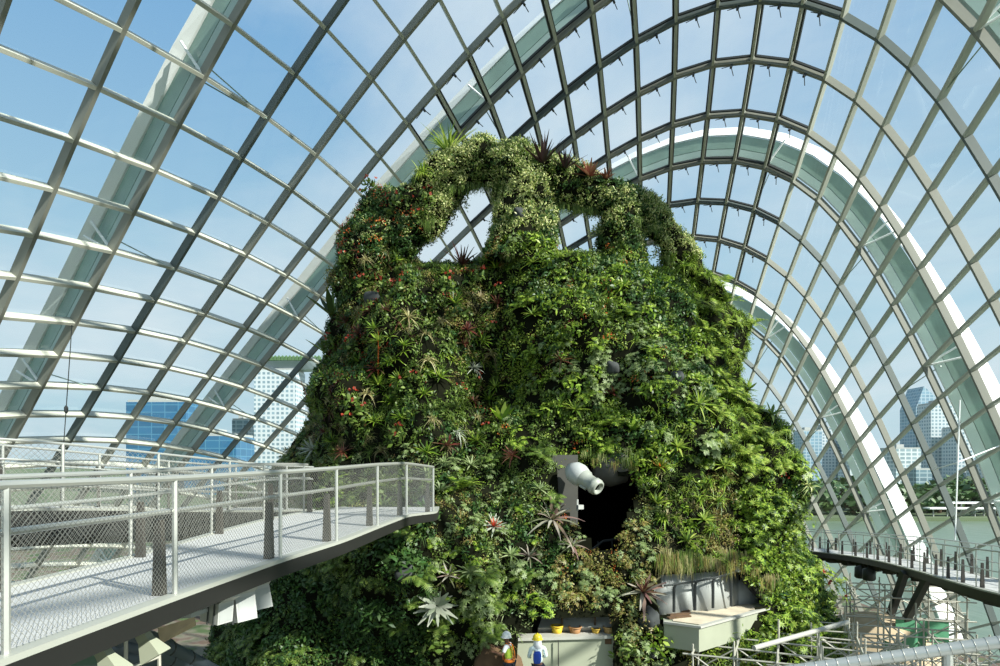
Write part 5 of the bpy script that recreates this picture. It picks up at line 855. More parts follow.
# zones of the planting, chosen where on the mountain a point lies
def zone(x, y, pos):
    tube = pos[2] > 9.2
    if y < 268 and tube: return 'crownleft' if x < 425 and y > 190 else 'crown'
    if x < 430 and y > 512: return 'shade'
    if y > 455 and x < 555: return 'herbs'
    if y > 500 and x < 655 or (y > 560 and x < 700): return 'sedum'
    if x > 690+(y-300)*.25 and y < 470: return 'flank'
    if y >= 470 and x > 655: return 'lowright' if x > 735 else 'rightmid'
    if x < 505-(y-300)*.1: return 'left'
    return 'centre'
ZK = {  # zone: list of (weight, clump kind, colour, size)
 'crown': [(4, 'small', 'pale', 1.), (3, 'shrub', 'pale', .7), (2, 'small', 'mid', 1.), (1, 'shrub', 'dark', .8), (.8, 'tuft', 'lime', .7)],
 'crownleft': [(3, 'shrub', 'mid', .8), (2, 'shrub', 'dark', .9), (2, 'small', 'pale', .9), (.7, 'dots', 'red', .8), (.35, 'dots', 'orange', .8)],
 'left': [(2.2, 'shrub', 'dark', 1.), (2., 'tuft', 'mid', 1.), (1.4, 'tuft', 'straw', .9), (2., 'shrub', 'mid', .9), (1.2, 'rosette', 'mid', .9), (1., 'small', 'olive', 1.), (.7, 'rosette', 'wine', .9), (.3, 'dots', 'red', .8), (.9, 'rosette', 'bright', 1.), (.9, 'tuft', 'lime', .8)],
 'centre': [(3, 'shrub', 'bright', .85), (2.4, 'shrub', 'mid', .9), (1.6, 'small', 'lime', 1.), (1.3, 'tuft', 'bright', 1.), (1.2, 'shrub', 'dark', 1.), (.7, 'whorl', 'grey', 1.), (.4, 'rosette', 'wine', .8), (.7, 'fern', 'bright', 1.), (.05, 'dots', 'orange', .8)],
 'flank': [(4, 'grass', 'bright', 1.1), (2.4, 'grass', 'lime', 1.), (2, 'tuft', 'bright', 1.), (1.3, 'small', 'bright', 1.), (1.2, 'tuft', 'dark', 1.), (.8, 'fern', 'bright', 1.)],
 'rightmid': [(2, 'shrub', 'bright', .9), (2, 'tuft', 'bright', .9), (1.2, 'small', 'olive', 1.), (1.3, 'tuft', 'mid', 1.), (1.2, 'grass', 'lime', 1.), (.8, 'tuft', 'straw', .9), (.9, 'shrub', 'dark', .9)],
 'lowright': [(3, 'shrub', 'bright', 1.), (2., 'shrub', 'lime', .9), (1.4, 'whorl', 'bright', .85), (1.4, 'small', 'bright', 1.), (1.2, 'tuft', 'bright', 1.), (1.2, 'shrub', 'dark', 1.), (.8, 'fern', 'mid', 1.1), (.12, 'dots', 'red', .7)],
 'herbs': [(1.6, 'whorl', 'grey', .8), (1.7, 'shrub', 'grey', .7), (1.2, 'fern', 'bright', .8), (2., 'small', 'mid', .9), (1.2, 'tuft', 'mid', .8), (.9, 'small', 'olive', .8), (.9, 'small', 'lime', .7), (.7, 'rosette', 'grey', .7), (1., 'shrub', 'dark', .9)],
 'sedum': [(2.6, 'small', 'olive', .9), (1.5, 'whorl', 'olive', .8), (1.7, 'whorl', 'grey', .8), (1., 'small', 'grey', .8), (1., 'small', 'lime', .8), (.8, 'shrub', 'dark', .8), (.2, 'dots', 'orange', .5)],
 'shade': [(3, 'shrub', 'dark', 1.), (1.6, 'fern', 'mid', 1.), (2, 'tuft', 'dark', 1.1), (1, 'small', 'mid', 1.)],  # dark leaf colours carry part of the shade under the near walkway
}
ZN = dict(crown='on the crown of the mountain', crownleft='on the left limb of the crown', left='on the left face', centre='on the middle of the face', flank='on the bright right flank', rightmid='above the right terrace',
          lowright='at the lower right end', herbs='left of the cave, over the workers', sedum='around and below the cave', shade='on the shaded slope under the near walkway')
NOPLANT = [TER, CAVE, [(a, b_+2) for a, b_ in ALC]]
OPENL = [[(540, 608), (612, 606), (613, 640), (540, 640)]]
def blocked(x, y, pos):
    if pos[1] > YC: return False
    for p in NOPLANT+OPENL:
        if inpoly(np.array(x), np.array(y), p): return True
    return False
# sample the mountain surface
T0 = AV[AQ]; A1 = np.linalg.norm(np.cross(T0[:, 1]-T0[:, 0], T0[:, 3]-T0[:, 0]), axis=1)
nrm = np.cross(T0[:, 1]-T0[:, 0], T0[:, 3]-T0[:, 0]); nrm /= np.linalg.norm(nrm, axis=1, keepdims=True)+1e-9
cen_ = T0.mean(1); refc = np.stack([np.full(len(cen_), 1.5), np.full(len(cen_), YC), cen_[:, 2]-2], 1)
nb_ = len(surfQ[0]); sgn = np.where(np.sum((cen_-refc)*nrm, axis=1) < 0, -1., 1.); nrm[:nb_] *= sgn[:nb_, None]
o_ = nb_
for V, Q in zip(surfV[1:], surfQ[1:]):      # strands: outward from their own axis
    seg = 20; ax = V.reshape(-1, seg, 3).mean(1); k = np.arange(len(Q))//seg; d = V[Q].mean(1)-ax[k]; s_ = np.where(np.sum(d*nrm[o_:o_+len(Q)], axis=1) < 0, -1., 1.)
    nrm[o_:o_+len(Q)] *= s_[:, None]; o_ += len(Q)
view = -cen_/np.linalg.norm(cen_, axis=1, keepdims=True); facing = np.sum(view*nrm, axis=1)
dens = np.where(facing > -.25, 15., 2.)*np.where(cen_[:, 2] < -12.5, .15, 1.); dens[nb_:] *= 1.35
cnt = RNG.poisson(A1*dens)
ZB = {}
r = np.random.default_rng(5)
def place(kind, col, size, pos, nv, store, up=.65, grav=.0):
    V, Q = ARCH[kind][r.integers(4)]; R = frame(nv, r, up); s_ = size*r.uniform(.75, 1.3)
    if kind == 'hang': a = r.uniform(-.5, .5); R = np.array([[math.cos(a), -math.sin(a), 0], [math.sin(a), math.cos(a), 0], [0, 0, 1.]]); off = np.array(nv)*.25
    else: off = np.array(nv)*-.05
    W = (V*s_) @ R.T
    if kind in ('tuft', 'fern', 'rosette', 'grass'): W[:, 2] -= .45*(W[:, 0]**2+W[:, 1]**2)
    store.setdefault(col, []).append((W+pos+off, Q))
for k in np.nonzero(cnt)[0]:
    for _ in range(cnt[k]):
        a, b_ = r.uniform(), r.uniform(); q4 = T0[k]; pos = (q4[0]*(1-a)+q4[1]*a)*(1-b_)+(q4[3]*(1-a)+q4[2]*a)*b_; nv = nrm[k]
        x, y = pix(pos)
        if blocked(x, y, pos): continue
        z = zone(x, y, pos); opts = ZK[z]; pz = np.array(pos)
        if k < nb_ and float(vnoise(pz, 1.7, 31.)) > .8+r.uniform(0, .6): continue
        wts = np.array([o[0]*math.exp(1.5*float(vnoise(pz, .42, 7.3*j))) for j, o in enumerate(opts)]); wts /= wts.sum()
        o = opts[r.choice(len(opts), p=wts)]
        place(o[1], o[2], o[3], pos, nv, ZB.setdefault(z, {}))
# plants hanging over the openings
def ray(x, y):
    d = Vector(at(x, y, 10)).normalized(); h = BVH.ray_cast(Vector((0, 0, 0)), d)
    if h[0] is None: return None, None
    n_ = h[1]
    if n_.dot(d) > 0: n_ = -n_
    return np.array(h[0]), np.array(n_)
for x0, x1, yy, n_, L_, cols in ((655, 770, lambda x: 563+max(0, x-735)*.7, 60, .8, ['straw', 'olive', 'straw', 'mid']), (556, 640, lambda x: 461+.05*(x-556), 16, .5, ['bright', 'olive', 'mid', 'pale']), (440, 660, lambda x: 262, 0, .5, ['mid'])):
    for k in range(n_):
        x = r.uniform(x0, x1); p, nv = ray(x, yy(x)-3+r.uniform(-12, 3))
        if p is None: continue
        c = cols[r.integers(len(cols))]; V, Q = ARCH['hang'][r.integers(4)]; s_ = L_*r.uniform(.5, 1.1)
        ZB.setdefault('rightmid' if x0 > 600 else 'centre', {}).setdefault(c, []).append(((V*s_)+p+np.array([0, -.3, .05]), Q))
for (x, y) in ((452, 192), (466, 190), (478, 190), (505, 255), (560, 210), (575, 212), (588, 214), (500, 190), (655, 232), (668, 262), (640, 225), (430, 228)):
    for k in range(3):
        p, nv = ray(x+r.uniform(-5, 5), y-8)
        if p is not None:
            V, Q = ARCH['hang'][r.integers(4)]; ZB.setdefault('crown', {}).setdefault('mid', []).append((V*.55+p+np.array([0, -.1, -.1]), Q))
CN = dict(bright='bright green', lime='yellow green', mid='mid green', dark='dark green', pale='pale cream and green', olive='olive brown', grey='grey green', straw='straw coloured', red='small red', orange='small orange', wine='wine red')
nfol = 0
for z, d in ZB.items():
    for c, lst in d.items():
        V = np.concatenate([a for a, _ in lst]); o_ = np.cumsum([0]+[len(a) for a, _ in lst[:-1]]); Q = np.concatenate([q_+k for (_, q_), k in zip(lst, o_)])
        nm = 'blossom' if c in ('red', 'orange') else 'foliage'; ob = npmesh(nm, V, Q, LM[c]); nfol += len(Q)
        tag(ob, '%s %s %s' % (CN[c], 'blossoms' if nm == 'blossom' else 'leaves covering the mountain', ZN[z]), 'flowers' if nm == 'blossom' else 'foliage', None, 'stuff')
print('foliage quads', nfol)
# ---- single plants
def orient(p, nv, up, yaw=0.): 
    R = frame(nv, r, up); return Matrix(R.tolist()).to_4x4()
def plant(name, x, y, parts, size, label, cat='plant', up=.8, out=.1, pos=None, group=None):
    """parts: list of (part name, generated arrays, colour)"""
    if pos is None:
        p, nv = ray(x, y)
        while p is None: x += 4 if x < 560 else -4; y += 1; p, nv = ray(x, y)
        p = p+nv*out
    else: p, nv = np.array(pos), np.array([0, 0, 1.])
    t = bpy.data.objects.new(name, None); COL.objects.link(t); tag(t, label, cat, group); WL[t.name] = Vector((0, 0, 0))
    for pn, (V, Q), c in parts: npmesh(pn, V, Q, LM[c] if isinstance(c, str) else c, t)
    t.matrix_world = Matrix.Translation(Vector(p)) @ orient(p, nv, up) @ Matrix.Scale(size, 4)
    return t
rg = lambda s_: np.random.default_rng(s_)
def stem(r_, h, n=6):
    mb = MB(); mb.tube([(0, 0, -.3), (0, 0, h)], r_, n, False); return np.array(mb.v), np.array(mb.f)
SPEC = [
 ('grass_palm', 447, 152, [('leaves', g_tuft(rg(1), 90, 1.5, .05, .45, 4), 'lime')], 1.35, 'tall feathery green plant sprouting from the highest point of the crown', 1.3),
 ('grass_palm', 424, 176, [('leaves', g_tuft(rg(2), 60, 1.1, .045, .7, 4), 'lime')], 1.2, 'small feathery plant leaning off the upper left of the crown arch', 1.),
 ('spiky_agave', 543, 164, [('leaves', g_rosette(rg(3), 22, .95, .1, .35, 1.45, .05, 3, .3, .05), 'plum')], 1.6, 'dark purple spiky plant on the summit, left and tallest of the dark pair', 1.6),
 ('spiky_agave', 564, 170, [('leaves', g_rosette(rg(4), 20, .8, .09, .3, 1.4, .05, 3, .3, .05), 'plum')], 1.4, 'dark purple spiky plant on the summit, right of the tallest dark one', 1.6),
 ('bromeliad', 588, 178, [('leaves', g_rosette(rg(5), 22, .75, .11, .2, 1.3, .2, 4), 'rust')], 1.35, 'rusty red rosette on the summit right of the dark spiky pair', 1.5),
 ('bromeliad', 606, 182, [('leaves', g_rosette(rg(6), 18, .55, .09, .2, 1.3, .2, 4), 'rust')], 1.3, 'smaller rusty rosette right of the larger rusty one on the summit', 1.5),
 ('paddle_plant', 330, 316, [('leaves', g_paddle(rg(7), 7, 1.5, .3, .55, 1.4, .1), 'mid')], 1.05, 'upright paddle leaved plant sticking out of the mountain\'s left edge', 1.3),
 ('paddle_plant', 320, 352, [('leaves', g_paddle(rg(8), 8, 1.2, .22, .8, 1.45, .1), 'mid')], .9, 'slender upright green plant on the left edge below the paddle plant', 1.4),
 ('bromeliad', 378, 386, [('leaves', g_rosette(rg(9), 34, .85, .075, .05, 1.3, .3), 'bright'), ('flower_spike', g_spike(rg(1), 2.0, 90), 'orange')], 1.0, 'bright green rosette with a tall orange flower spike on the left face', 1.2),
 ('bromeliad', 304, 402, [('leaves', g_rosette(rg(10), 26, .9, .08, .1, 1.3, .3), 'mid'), ('flower_spike', g_spike(rg(2), 1.2, 60), 'orange')], 1., 'green rosette with a short orange spike at the mountain\'s left edge', 1.2),
 ('bromeliad', 462, 268, [('leaves', g_rosette(rg(11), 24, 1.15, .1, .15, 1.4, .15), 'wine')], 1.1, 'dark wine red spiky rosette just below the largest hole', 1.2),
 ('birds_nest_fern', 502, 424, [('leaves', g_paddle(rg(12), 11, 1.0, .24, .4, 1.35, .15), 'bright')], 1., 'broad light green upright leaves in the middle left of the face', 1.0),
 ('striped_plant', 455, 436, [('leaves', g_tuft(rg(13), 44, .75, .045, 1., 4), 'silver')], .95, 'clump of cream striped drooping leaves left of the broad light green plant', 1.),
 ('bromeliad', 315, 449, [('leaves', g_rosette(rg(14), 24, .85, .12, .1, 1.1, .25), 'silver')], 1., 'silvery green rosette just above the walkway railing at the left edge', .9),
 ('bromeliad', 345, 452, [('leaves', g_rosette(rg(15), 22, .6, .08, .1, 1.2, .3), 'rust')], .9, 'pinkish rosette above the walkway railing, right of the silvery one', .8),
 ('bromeliad', 493, 528, [('leaves', g_rosette(rg(16), 26, .62, .085, .05, .8, .2), 'silver'), ('heart_leaves', g_rosette(rg(17), 18, .38, .08, .25, 1.3, .1), 'red')], .95, 'pale rosette with a red heart between the walkway end and the cave', .5),
 ('bromeliad', 551, 520, [('leaves', g_rosette(rg(18), 24, 1.25, .12, .1, 1.2, .5, 5), 'bi')], 1., 'large drooping purple brown rosette hanging at the left lip of the cave', .8),
 ('bromeliad', 572, 546, [('leaves', g_rosette(rg(19), 20, .7, .09, .1, 1.1, .5, 4), 'bi')], .9, 'smaller purple striped rosette under the large drooping one by the cave', .8),
 ('bromeliad', 437, 603, [('leaves', g_rosette(rg(20), 30, .85, .15, .05, 1.0, .2, 4, .5), 'silver')], 1., 'big silver white rosette above the shaded slope left of the workers', .6),
 ('bromeliad', 641, 592, [('leaves', g_rosette(rg(21), 26, 1.05, .15, -.1, 1.0, .25, 5), 'bi'), ('heart_leaves', g_rosette(rg(22), 16, .6, .1, .4, 1.3, .1), 'wine')], 1., 'big dark hearted rosette with pale outer leaves left of the curved grey panels', .7),
 ('bromeliad', 527, 556, [('leaves', g_rosette(rg(23), 20, .62, .07, .1, 1.2, .4), 'bi')], .9, 'small purple rosette below and left of the large drooping purple one', .7),
 ('bromeliad', 448, 575, [('leaves', g_rosette(rg(24), 20, .6, .07, .1, 1.2, .3), 'bi')], .9, 'dusky small rosette above the big silver white one', .7),
 ('tree_fern', 460, 492, [('fronds', g_fern(rg(25), 12, 1.15, 14, .06, .45, .2), 'bright')], 1., 'bright green fern with arching fronds right beside the walkway end', 1.1),
 ('yucca', 697, 405, [('leaves', g_rosette(rg(26), 36, .85, .07, -.1, 1.3, .25), 'lime')], 1.05, 'bright yellow green spiky rosette high on the right side of the face', .8),
 ('lobed_plant', 704, 452, [('leaves', g_lobed(rg(27), 26, .75, .42), 'grey')], 1., 'large blue green lobed leaf plant right of the cave', .7),
 ('bromeliad', 660, 468, [('leaves', g_rosette(rg(28), 22, .65, .09, .3, 1.3, .2), 'lime'), ('heart_leaves', g_rosette(rg(29), 10, .45, .07, .5, 1.3, .1), 'orange')], 1., 'yellow rosette with an orange heart just right of the cave', .9),
 ('bromeliad', 655, 505, [('leaves', g_rosette(rg(30), 22, .65, .09, .3, 1.3, .2), 'lime')], 1., 'yellow green rosette low on the right lip of the cave', .9),
 ('birds_nest_fern', 631, 430, [('leaves', g_paddle(rg(31), 12, .85, .14, .4, 1.35, .2), 'bright')], 1., 'upright light green strap leaf clump above the cave', 1.0),
 ('palm_clump', 722, 286, [('fronds', g_fern(rg(32), 11, 1.5, 13, .055, .4, .3), 'lime')], 1., 'yellow green arching palm on the upper right shoulder', 1.0),
 ('palm_clump', 742, 300, [('fronds', g_fern(rg(33), 9, 1.2, 12, .055, .4, .26), 'bright')], 1., 'green arching palm sticking out of the right shoulder beside the yellow green one', .9),
 ('paddle_plant', 778, 382, [('leaves', g_paddle(rg(34), 10, .9, .14, .2, 1.2, .3), 'bright')], 1., 'strap leaved plant jutting from the right edge halfway down', .7),
 ('paddle_plant', 786, 412, [('leaves', g_paddle(rg(35), 9, .9, .13, .2, 1.2, .4), 'mid')], 1., 'strap leaved plant jutting from the right edge, lower than the halfway one', .7),
 ('striped_plant', 805, 488, [('leaves', g_tuft(rg(36), 26, .9, .06, .9, 4), 'pale')], 1., 'pale drooping leaves hanging clear of the right edge above the right walkway', .6),
 ('broadleaf_shrub', 478, 608, [('leaves', g_whorl(rg(37), 40, .75, .19, .055, 8), 'grey')], 1., 'leafy grey green shrub directly above the white helmeted worker', .9),
 ('broadleaf_shrub', 537, 612, [('leaves', g_whorl(rg(38), 34, .6, .16, .05, 8), 'bright')], 1., 'leafy green shrub directly above the yellow helmeted worker', .9),
 ('broadleaf_shrub', 440, 640, [('leaves', g_shrub(rg(39), 90, .8, .3, .13), 'mid')], 1., 'broad leaved green shrub at the bottom edge left of the soil mound', .9),
 ('broadleaf_shrub', 655, 645, [('leaves', g_shrub(rg(40), 90, .75, .26, .12), 'bright')], 1., 'broad leaved bush in front of the left end of the pale terrace', .9),
 ('broadleaf_shrub', 628, 655, [('leaves', g_shrub(rg(41), 80, .6, .24, .11), 'mid')], 1., 'darker broad leaved bush at the right end of the terrace wall', .9),
 ('broadleaf_shrub', 823, 590, [('leaves', g_whorl(rg(42), 60, 1.0, .2, .06, 8), 'lime'), *[('flower', g_dots(rg(3+q_), 1, .9, .14, .11), 'red') for q_ in range(4)]], 1.1, 'yellow green bush with red flowers at the lower right corner of the mountain', .8),
 ('bromeliad', 612, 395, [('leaves', g_rosette(rg(43), 22, .7, .09, .1, 1.3, .3), 'wine')], .9, 'dark red rosette in the middle of the bright green face', .9),
 ('bromeliad', 560, 362, [('leaves', g_rosette(rg(44), 24, .9, .08, .0, 1.2, .4), 'wine')], .9, 'dark red rosette left of centre on the face under the second hole', .9),
 ('bromeliad', 515, 455, [('leaves', g_rosette(rg(45), 22, .65, .08, .1, 1.1, .3), 'rust')], .9, 'brownish red rosette upper left of the cave', .7),
 ('bromeliad', 480, 300, [('leaves', g_rosette(rg(46), 26, .6, .06, .1, 1.2, .4), 'straw')], .9, 'straw coloured spidery rosette high on the left face', .8),
 ('bromeliad', 407, 318, [('leaves', g_rosette(rg(47), 30, .8, .05, .1, 1.2, .6), 'straw')], .95, 'pale spidery drooping rosette on the upper left face', .8),
 ('bromeliad', 472, 368, [('leaves', g_rosette(rg(48), 26, .65, .06, .1, 1.1, .4), 'silver')], .9, 'pale silvery rosette in the middle of the left face', .7),
]
for nm, x, y, parts, size, lab, up in SPEC:
    t = plant(nm, x, y, parts, size, lab, 'flowering plant' if len(parts) > 1 else 'plant', min(up, 1.3), .12)
for k, (x, y, lab) in enumerate(((562, 628, 'small round headed tree on a thin trunk on the white ledge, left of the two'), (595, 627, 'small round headed tree on a thin trunk on the white ledge, right of the two'))):
    b_ = at(x, y, 20.9); t = thing('small_tree', b_, lab, 'tree', 'little trees on the white ledge')
    MB().tube([b_, b_+Vector((0, 0, .75))], .035, 7).build('trunk', M['bark'], t); V, Q = g_whorl(rg(60+k), 16, .42, .2, .06, 8)
    npmesh('crown', V+np.array(b_)+np.array([0, 0, .75]), Q, LM['grey'], t)
for k, (x, y, s_, lab) in enumerate(((651, 652, .34, 'round pale grey stone among the bushes left of the pale terrace'), (612, 368, .42, 'dark grey rock showing through the greenery in the middle of the face'), (676, 378, .4, 'dark grey rock showing through the greenery left of the spiky yellow green rosette'), (425, 505, .5, 'grey rock beside the fern at the walkway end'), (405, 572, .5, 'dark rock on the shaded slope below the walkway end'), (648, 620, .6, 'dark boulder under the big dark hearted rosette'), (520, 215, .4, 'grey stone set in the crown between the holes'), (372, 300, .5, 'dark rock high on the left face'))):
    p, nv = ray(x, y)
    if p is None: continue
    p = p+nv*.02; t = thing('rock', p, lab, 'rock'); V = []
    bm = bmesh.new(); bmesh.ops.create_icosphere(bm, subdivisions=3, radius=1.)
    for v in bm.verts: v.co *= s_*.62*(1+.22*float(vnoise(np.array(v.co), 1.6, k)))
    me = bpy.data.meshes.new('rock_body'); bm.to_mesh(me); bm.free(); me.materials.append(M['stone']); me.polygons.foreach_set('use_smooth', [True]*len(me.polygons))
    ob = bpy.data.objects.new('rock_body', me); COL.objects.link(ob); ob.parent = t
# repeated plants: one of each kind, then copies
KP = [  # zones, name, arrays, colour, size, count, label
 (('left',), 'bromeliad', g_rosette(rg(70), 26, .6, .07, .1, 1.3, .3), 'bright', 1., 20, 'bright green rosette, one of many like it on the left face', 'rosettes on the left face'),
 (('left',), 'ribbon_plant', g_tuft(rg(71), 40, .6, .035, .9, 4), 'straw', 1., 16, 'pale drooping ribbon leaved plant, one of many like it on the left face', 'ribbon plants on the left face'),
 (('left', 'crownleft'), 'flowering_shrub', None, 'mid', 1., 22, 'dark leaved plant with small red flowers, one of many like it on the left side', 'red flowered plants on the left side'),
 (('left',), 'bromeliad', g_rosette(rg(72), 22, .55, .07, .1, 1.3, .3), 'wine', 1., 10, 'small wine red rosette, one of several like it on the left face', 'wine red rosettes on the left face'),
 (('centre',), 'fern', g_fern(rg(73), 9, .7, 10, .045, .5, .15), 'bright', 1., 18, 'bright green fern, one of many like it in the middle of the face', 'ferns in the middle of the face'),
 (('centre',), 'leafy_shrub', g_shrub(rg(74), 70, .5, .2, .1), 'bright', 1., 22, 'leafy bright green clump, one of many like it in the middle of the face', 'leafy clumps in the middle of the face'),
 (('centre', 'rightmid'), 'bromeliad', g_rosette(rg(75), 24, .55, .07, .1, 1.2, .3), 'lime', 1., 14, 'yellow green rosette, one of several like it over and right of the cave', 'yellow green rosettes over the cave'),
 (('flank',), 'fern', g_fern(rg(76), 10, .9, 11, .045, .5, .18), 'lime', 1., 20, 'yellow green fern, one of many like it on the right flank', 'ferns on the right flank'),
 (('flank', 'rightmid'), 'ribbon_plant', g_tuft(rg(77), 50, .7, .035, .8, 4), 'bright', 1., 20, 'green grassy tuft, one of many like it on the right flank', 'grassy tufts on the right flank'),
 (('lowright',), 'leafy_shrub', g_whorl(rg(78), 34, .6, .16, .05, 8), 'bright', 1., 20, 'leafy green bush, one of many like it at the lower right end', 'leafy bushes at the lower right end'),
 (('herbs',), 'bromeliad', g_rosette(rg(79), 22, .5, .07, .1, 1.1, .3), 'grey', 1., 12, 'grey green rosette, one of several like it left of the cave', 'grey green rosettes left of the cave'),
 (('herbs', 'shade'), 'fern', g_fern(rg(80), 10, .75, 11, .05, .5, .16), 'mid', 1., 20, 'mid green fern, one of many like it below the walkway end', 'ferns below the walkway end'),
 (('herbs', 'sedum'), 'herb', g_whorl(rg(81), 20, .4, .12, .04, 7), 'grey', 1., 22, 'grey green leafy herb, one of many like it below the cave', 'herbs below the cave'),
 (('sedum',), 'cushion_plant', g_shrub(rg(82), 90, .38, .09, .05), 'olive', 1., 18, 'olive brown cushion plant, one of many like it below the cave', 'cushion plants below the cave'),
 (('crown',), 'leafy_shrub', g_shrub(rg(83), 80, .42, .12, .06), 'pale', 1., 18, 'cream and green leafy clump, one of many like it on the crown', 'leafy clumps on the crown'),
 (('shade',), 'leafy_shrub', g_shrub(rg(84), 80, .6, .22, .1), 'dark', 1., 16, 'dark leafy clump, one of many like it on the shaded slope', 'dark clumps on the shaded slope'),
]
LAND = [(447, 150, 'the feathery plant on the crown'), (543, 160, 'the dark spiky summit plants'), (595, 178, 'the rusty summit rosettes'), (462, 235, 'the largest hole'), (578, 230, 'the second hole'), (655, 255, 'the narrow third hole'),
 (330, 316, 'the paddle leaved plant'), (378, 362, 'the tall orange spike'), (502, 420, 'the broad light green leaves'), (455, 436, 'the cream striped clump'), (315, 449, 'the silvery rosette over the railing'), (493, 528, 'the red hearted rosette'),
 (551, 520, 'the drooping purple rosette'), (437, 603, 'the big silver white rosette'), (641, 592, 'the dark hearted rosette'), (697, 405, 'the spiky yellow green rosette'), (704, 452, 'the blue green lobed plant'), (660, 468, 'the orange hearted rosette'),
 (592, 484, 'the white nozzle'), (605, 530, 'the dark cave mouth'), (722, 286, 'the arching shoulder palm'), (720, 610, 'the pale green terrace'), (508, 640, 'the white helmet'), (540, 642, 'the yellow helmet'), (436, 495, 'the near walkway end'),
 (815, 552, 'the far walkway end'), (631, 430, 'the strap leaf clump'), (612, 395, 'the dark red central rosette'), (407, 318, 'the pale spidery rosette'), (472, 368, 'the pale silvery rosette'), (250, 600, 'the white box spotlights'), (823, 590, 'the red flowered corner bush')]
SEEN = set()
def where(x, y, what):
    for _, lx, ly, ph_ in sorted(((x-a)**2+(y-b_)**2, a, b_, c) for a, b_, c in LAND)[:9]:
        dx, dy = x-lx, y-ly; d = math.hypot(dx, dy); a = math.degrees(math.atan2(-dy, dx)) % 360
        rel = ['right of', 'up and right of', 'above', 'up and left of', 'left of', 'down and left of', 'below', 'down and right of'][int((a+22.5)//45) % 8]
        for far in (['just '] if d < 24 else ['', ] if d < 50 else ['well ']):
            t_ = '%s %s%s %s' % (what, far, rel, ph_)
            if t_ not in SEEN and len(t_.split()) <= 16: SEEN.add(t_); return t_
    return None
taken = [(s_[1], s_[2]) for s_ in SPEC]; rp = random.Random(21)
for zs, nm, arr, c, size, cnt_, lab, grp in KP:
    proto = None; done = 0; tries = 0
    while done < cnt_ and tries < 6000:
        tries += 1; x, y = rp.uniform(205, 845), rp.uniform(150, 655)
        p, nv = ray(x, y)
        if p is None or p[1] > YC+1 or zone(x, y, p) not in zs or blocked(x, y, p): continue
        if any((x-a)**2+(y-b_)**2 < 13**2 for a, b_ in taken): continue
        taken.append((x, y)); done += 1
        if proto is None:
            t = bpy.data.objects.new(nm, None); COL.objects.link(t); tag(t, lab, 'plant', grp); WL[t.name] = Vector(); proto = t
            if arr is None: 
                npmesh('leaves', *g_shrub(rg(90), 60, .42, .2, .12), LM['mid'], t)
                for q_ in range(5):
                    V, Q = g_dots(rg(91+q_), 1, .5, .12, .1); npmesh('flower', V, Q, LM['red'], t)
            else: npmesh('fronds' if nm == 'fern' else 'leaves', *arr, LM[c], t)
        else: t = copy_tree(proto)
        lb_ = where(x, y, lab.split(', one of')[0])
        if lb_: t['label'] = lb_
        t.matrix_world = Matrix.Translation(Vector(p+nv*.15)) @ orient(p, nv, .8) @ Matrix.Scale(size*rp.uniform(.8, 1.25), 4)
# ------------------------------------------------------------------ people
def skin_mesh(name, nodes, edges, m, parent, loc, root=0, lvl=2):
    me = bpy.data.meshes.new(name); me.from_pydata([n[0] for n in nodes], edges, []); o = bpy.data.objects.new(name, me); COL.objects.link(o)
    md = o.modifiers.new('Skin', 'SKIN'); md.use_smooth_shade = True; md.branch_smoothing = .6
    for k, n in enumerate(nodes):
        r_ = n[1] if isinstance(n[1], tuple) else (n[1], n[1]); me.skin_vertices[0].data[k].radius = r_; me.skin_vertices[0].data[k].use_root = (k == root)
    ss = o.modifiers.new('Sub', 'SUBSURF'); ss.levels = lvl; ss.render_levels = lvl
    dg = bpy.context.evaluated_depsgraph_get(); ev = o.evaluated_get(dg); m2 = bpy.data.meshes.new_from_object(ev, depsgraph=dg)
    o.modifiers.clear(); old = o.data; o.data = m2; m2.name = name; bpy.data.meshes.remove(old); m2.materials.clear(); m2.materials.append(m)
    m2.polygons.foreach_set('use_smooth', [True]*len(m2.polygons)); o.parent = parent; WL[o.name] = Vector(loc)
    return o
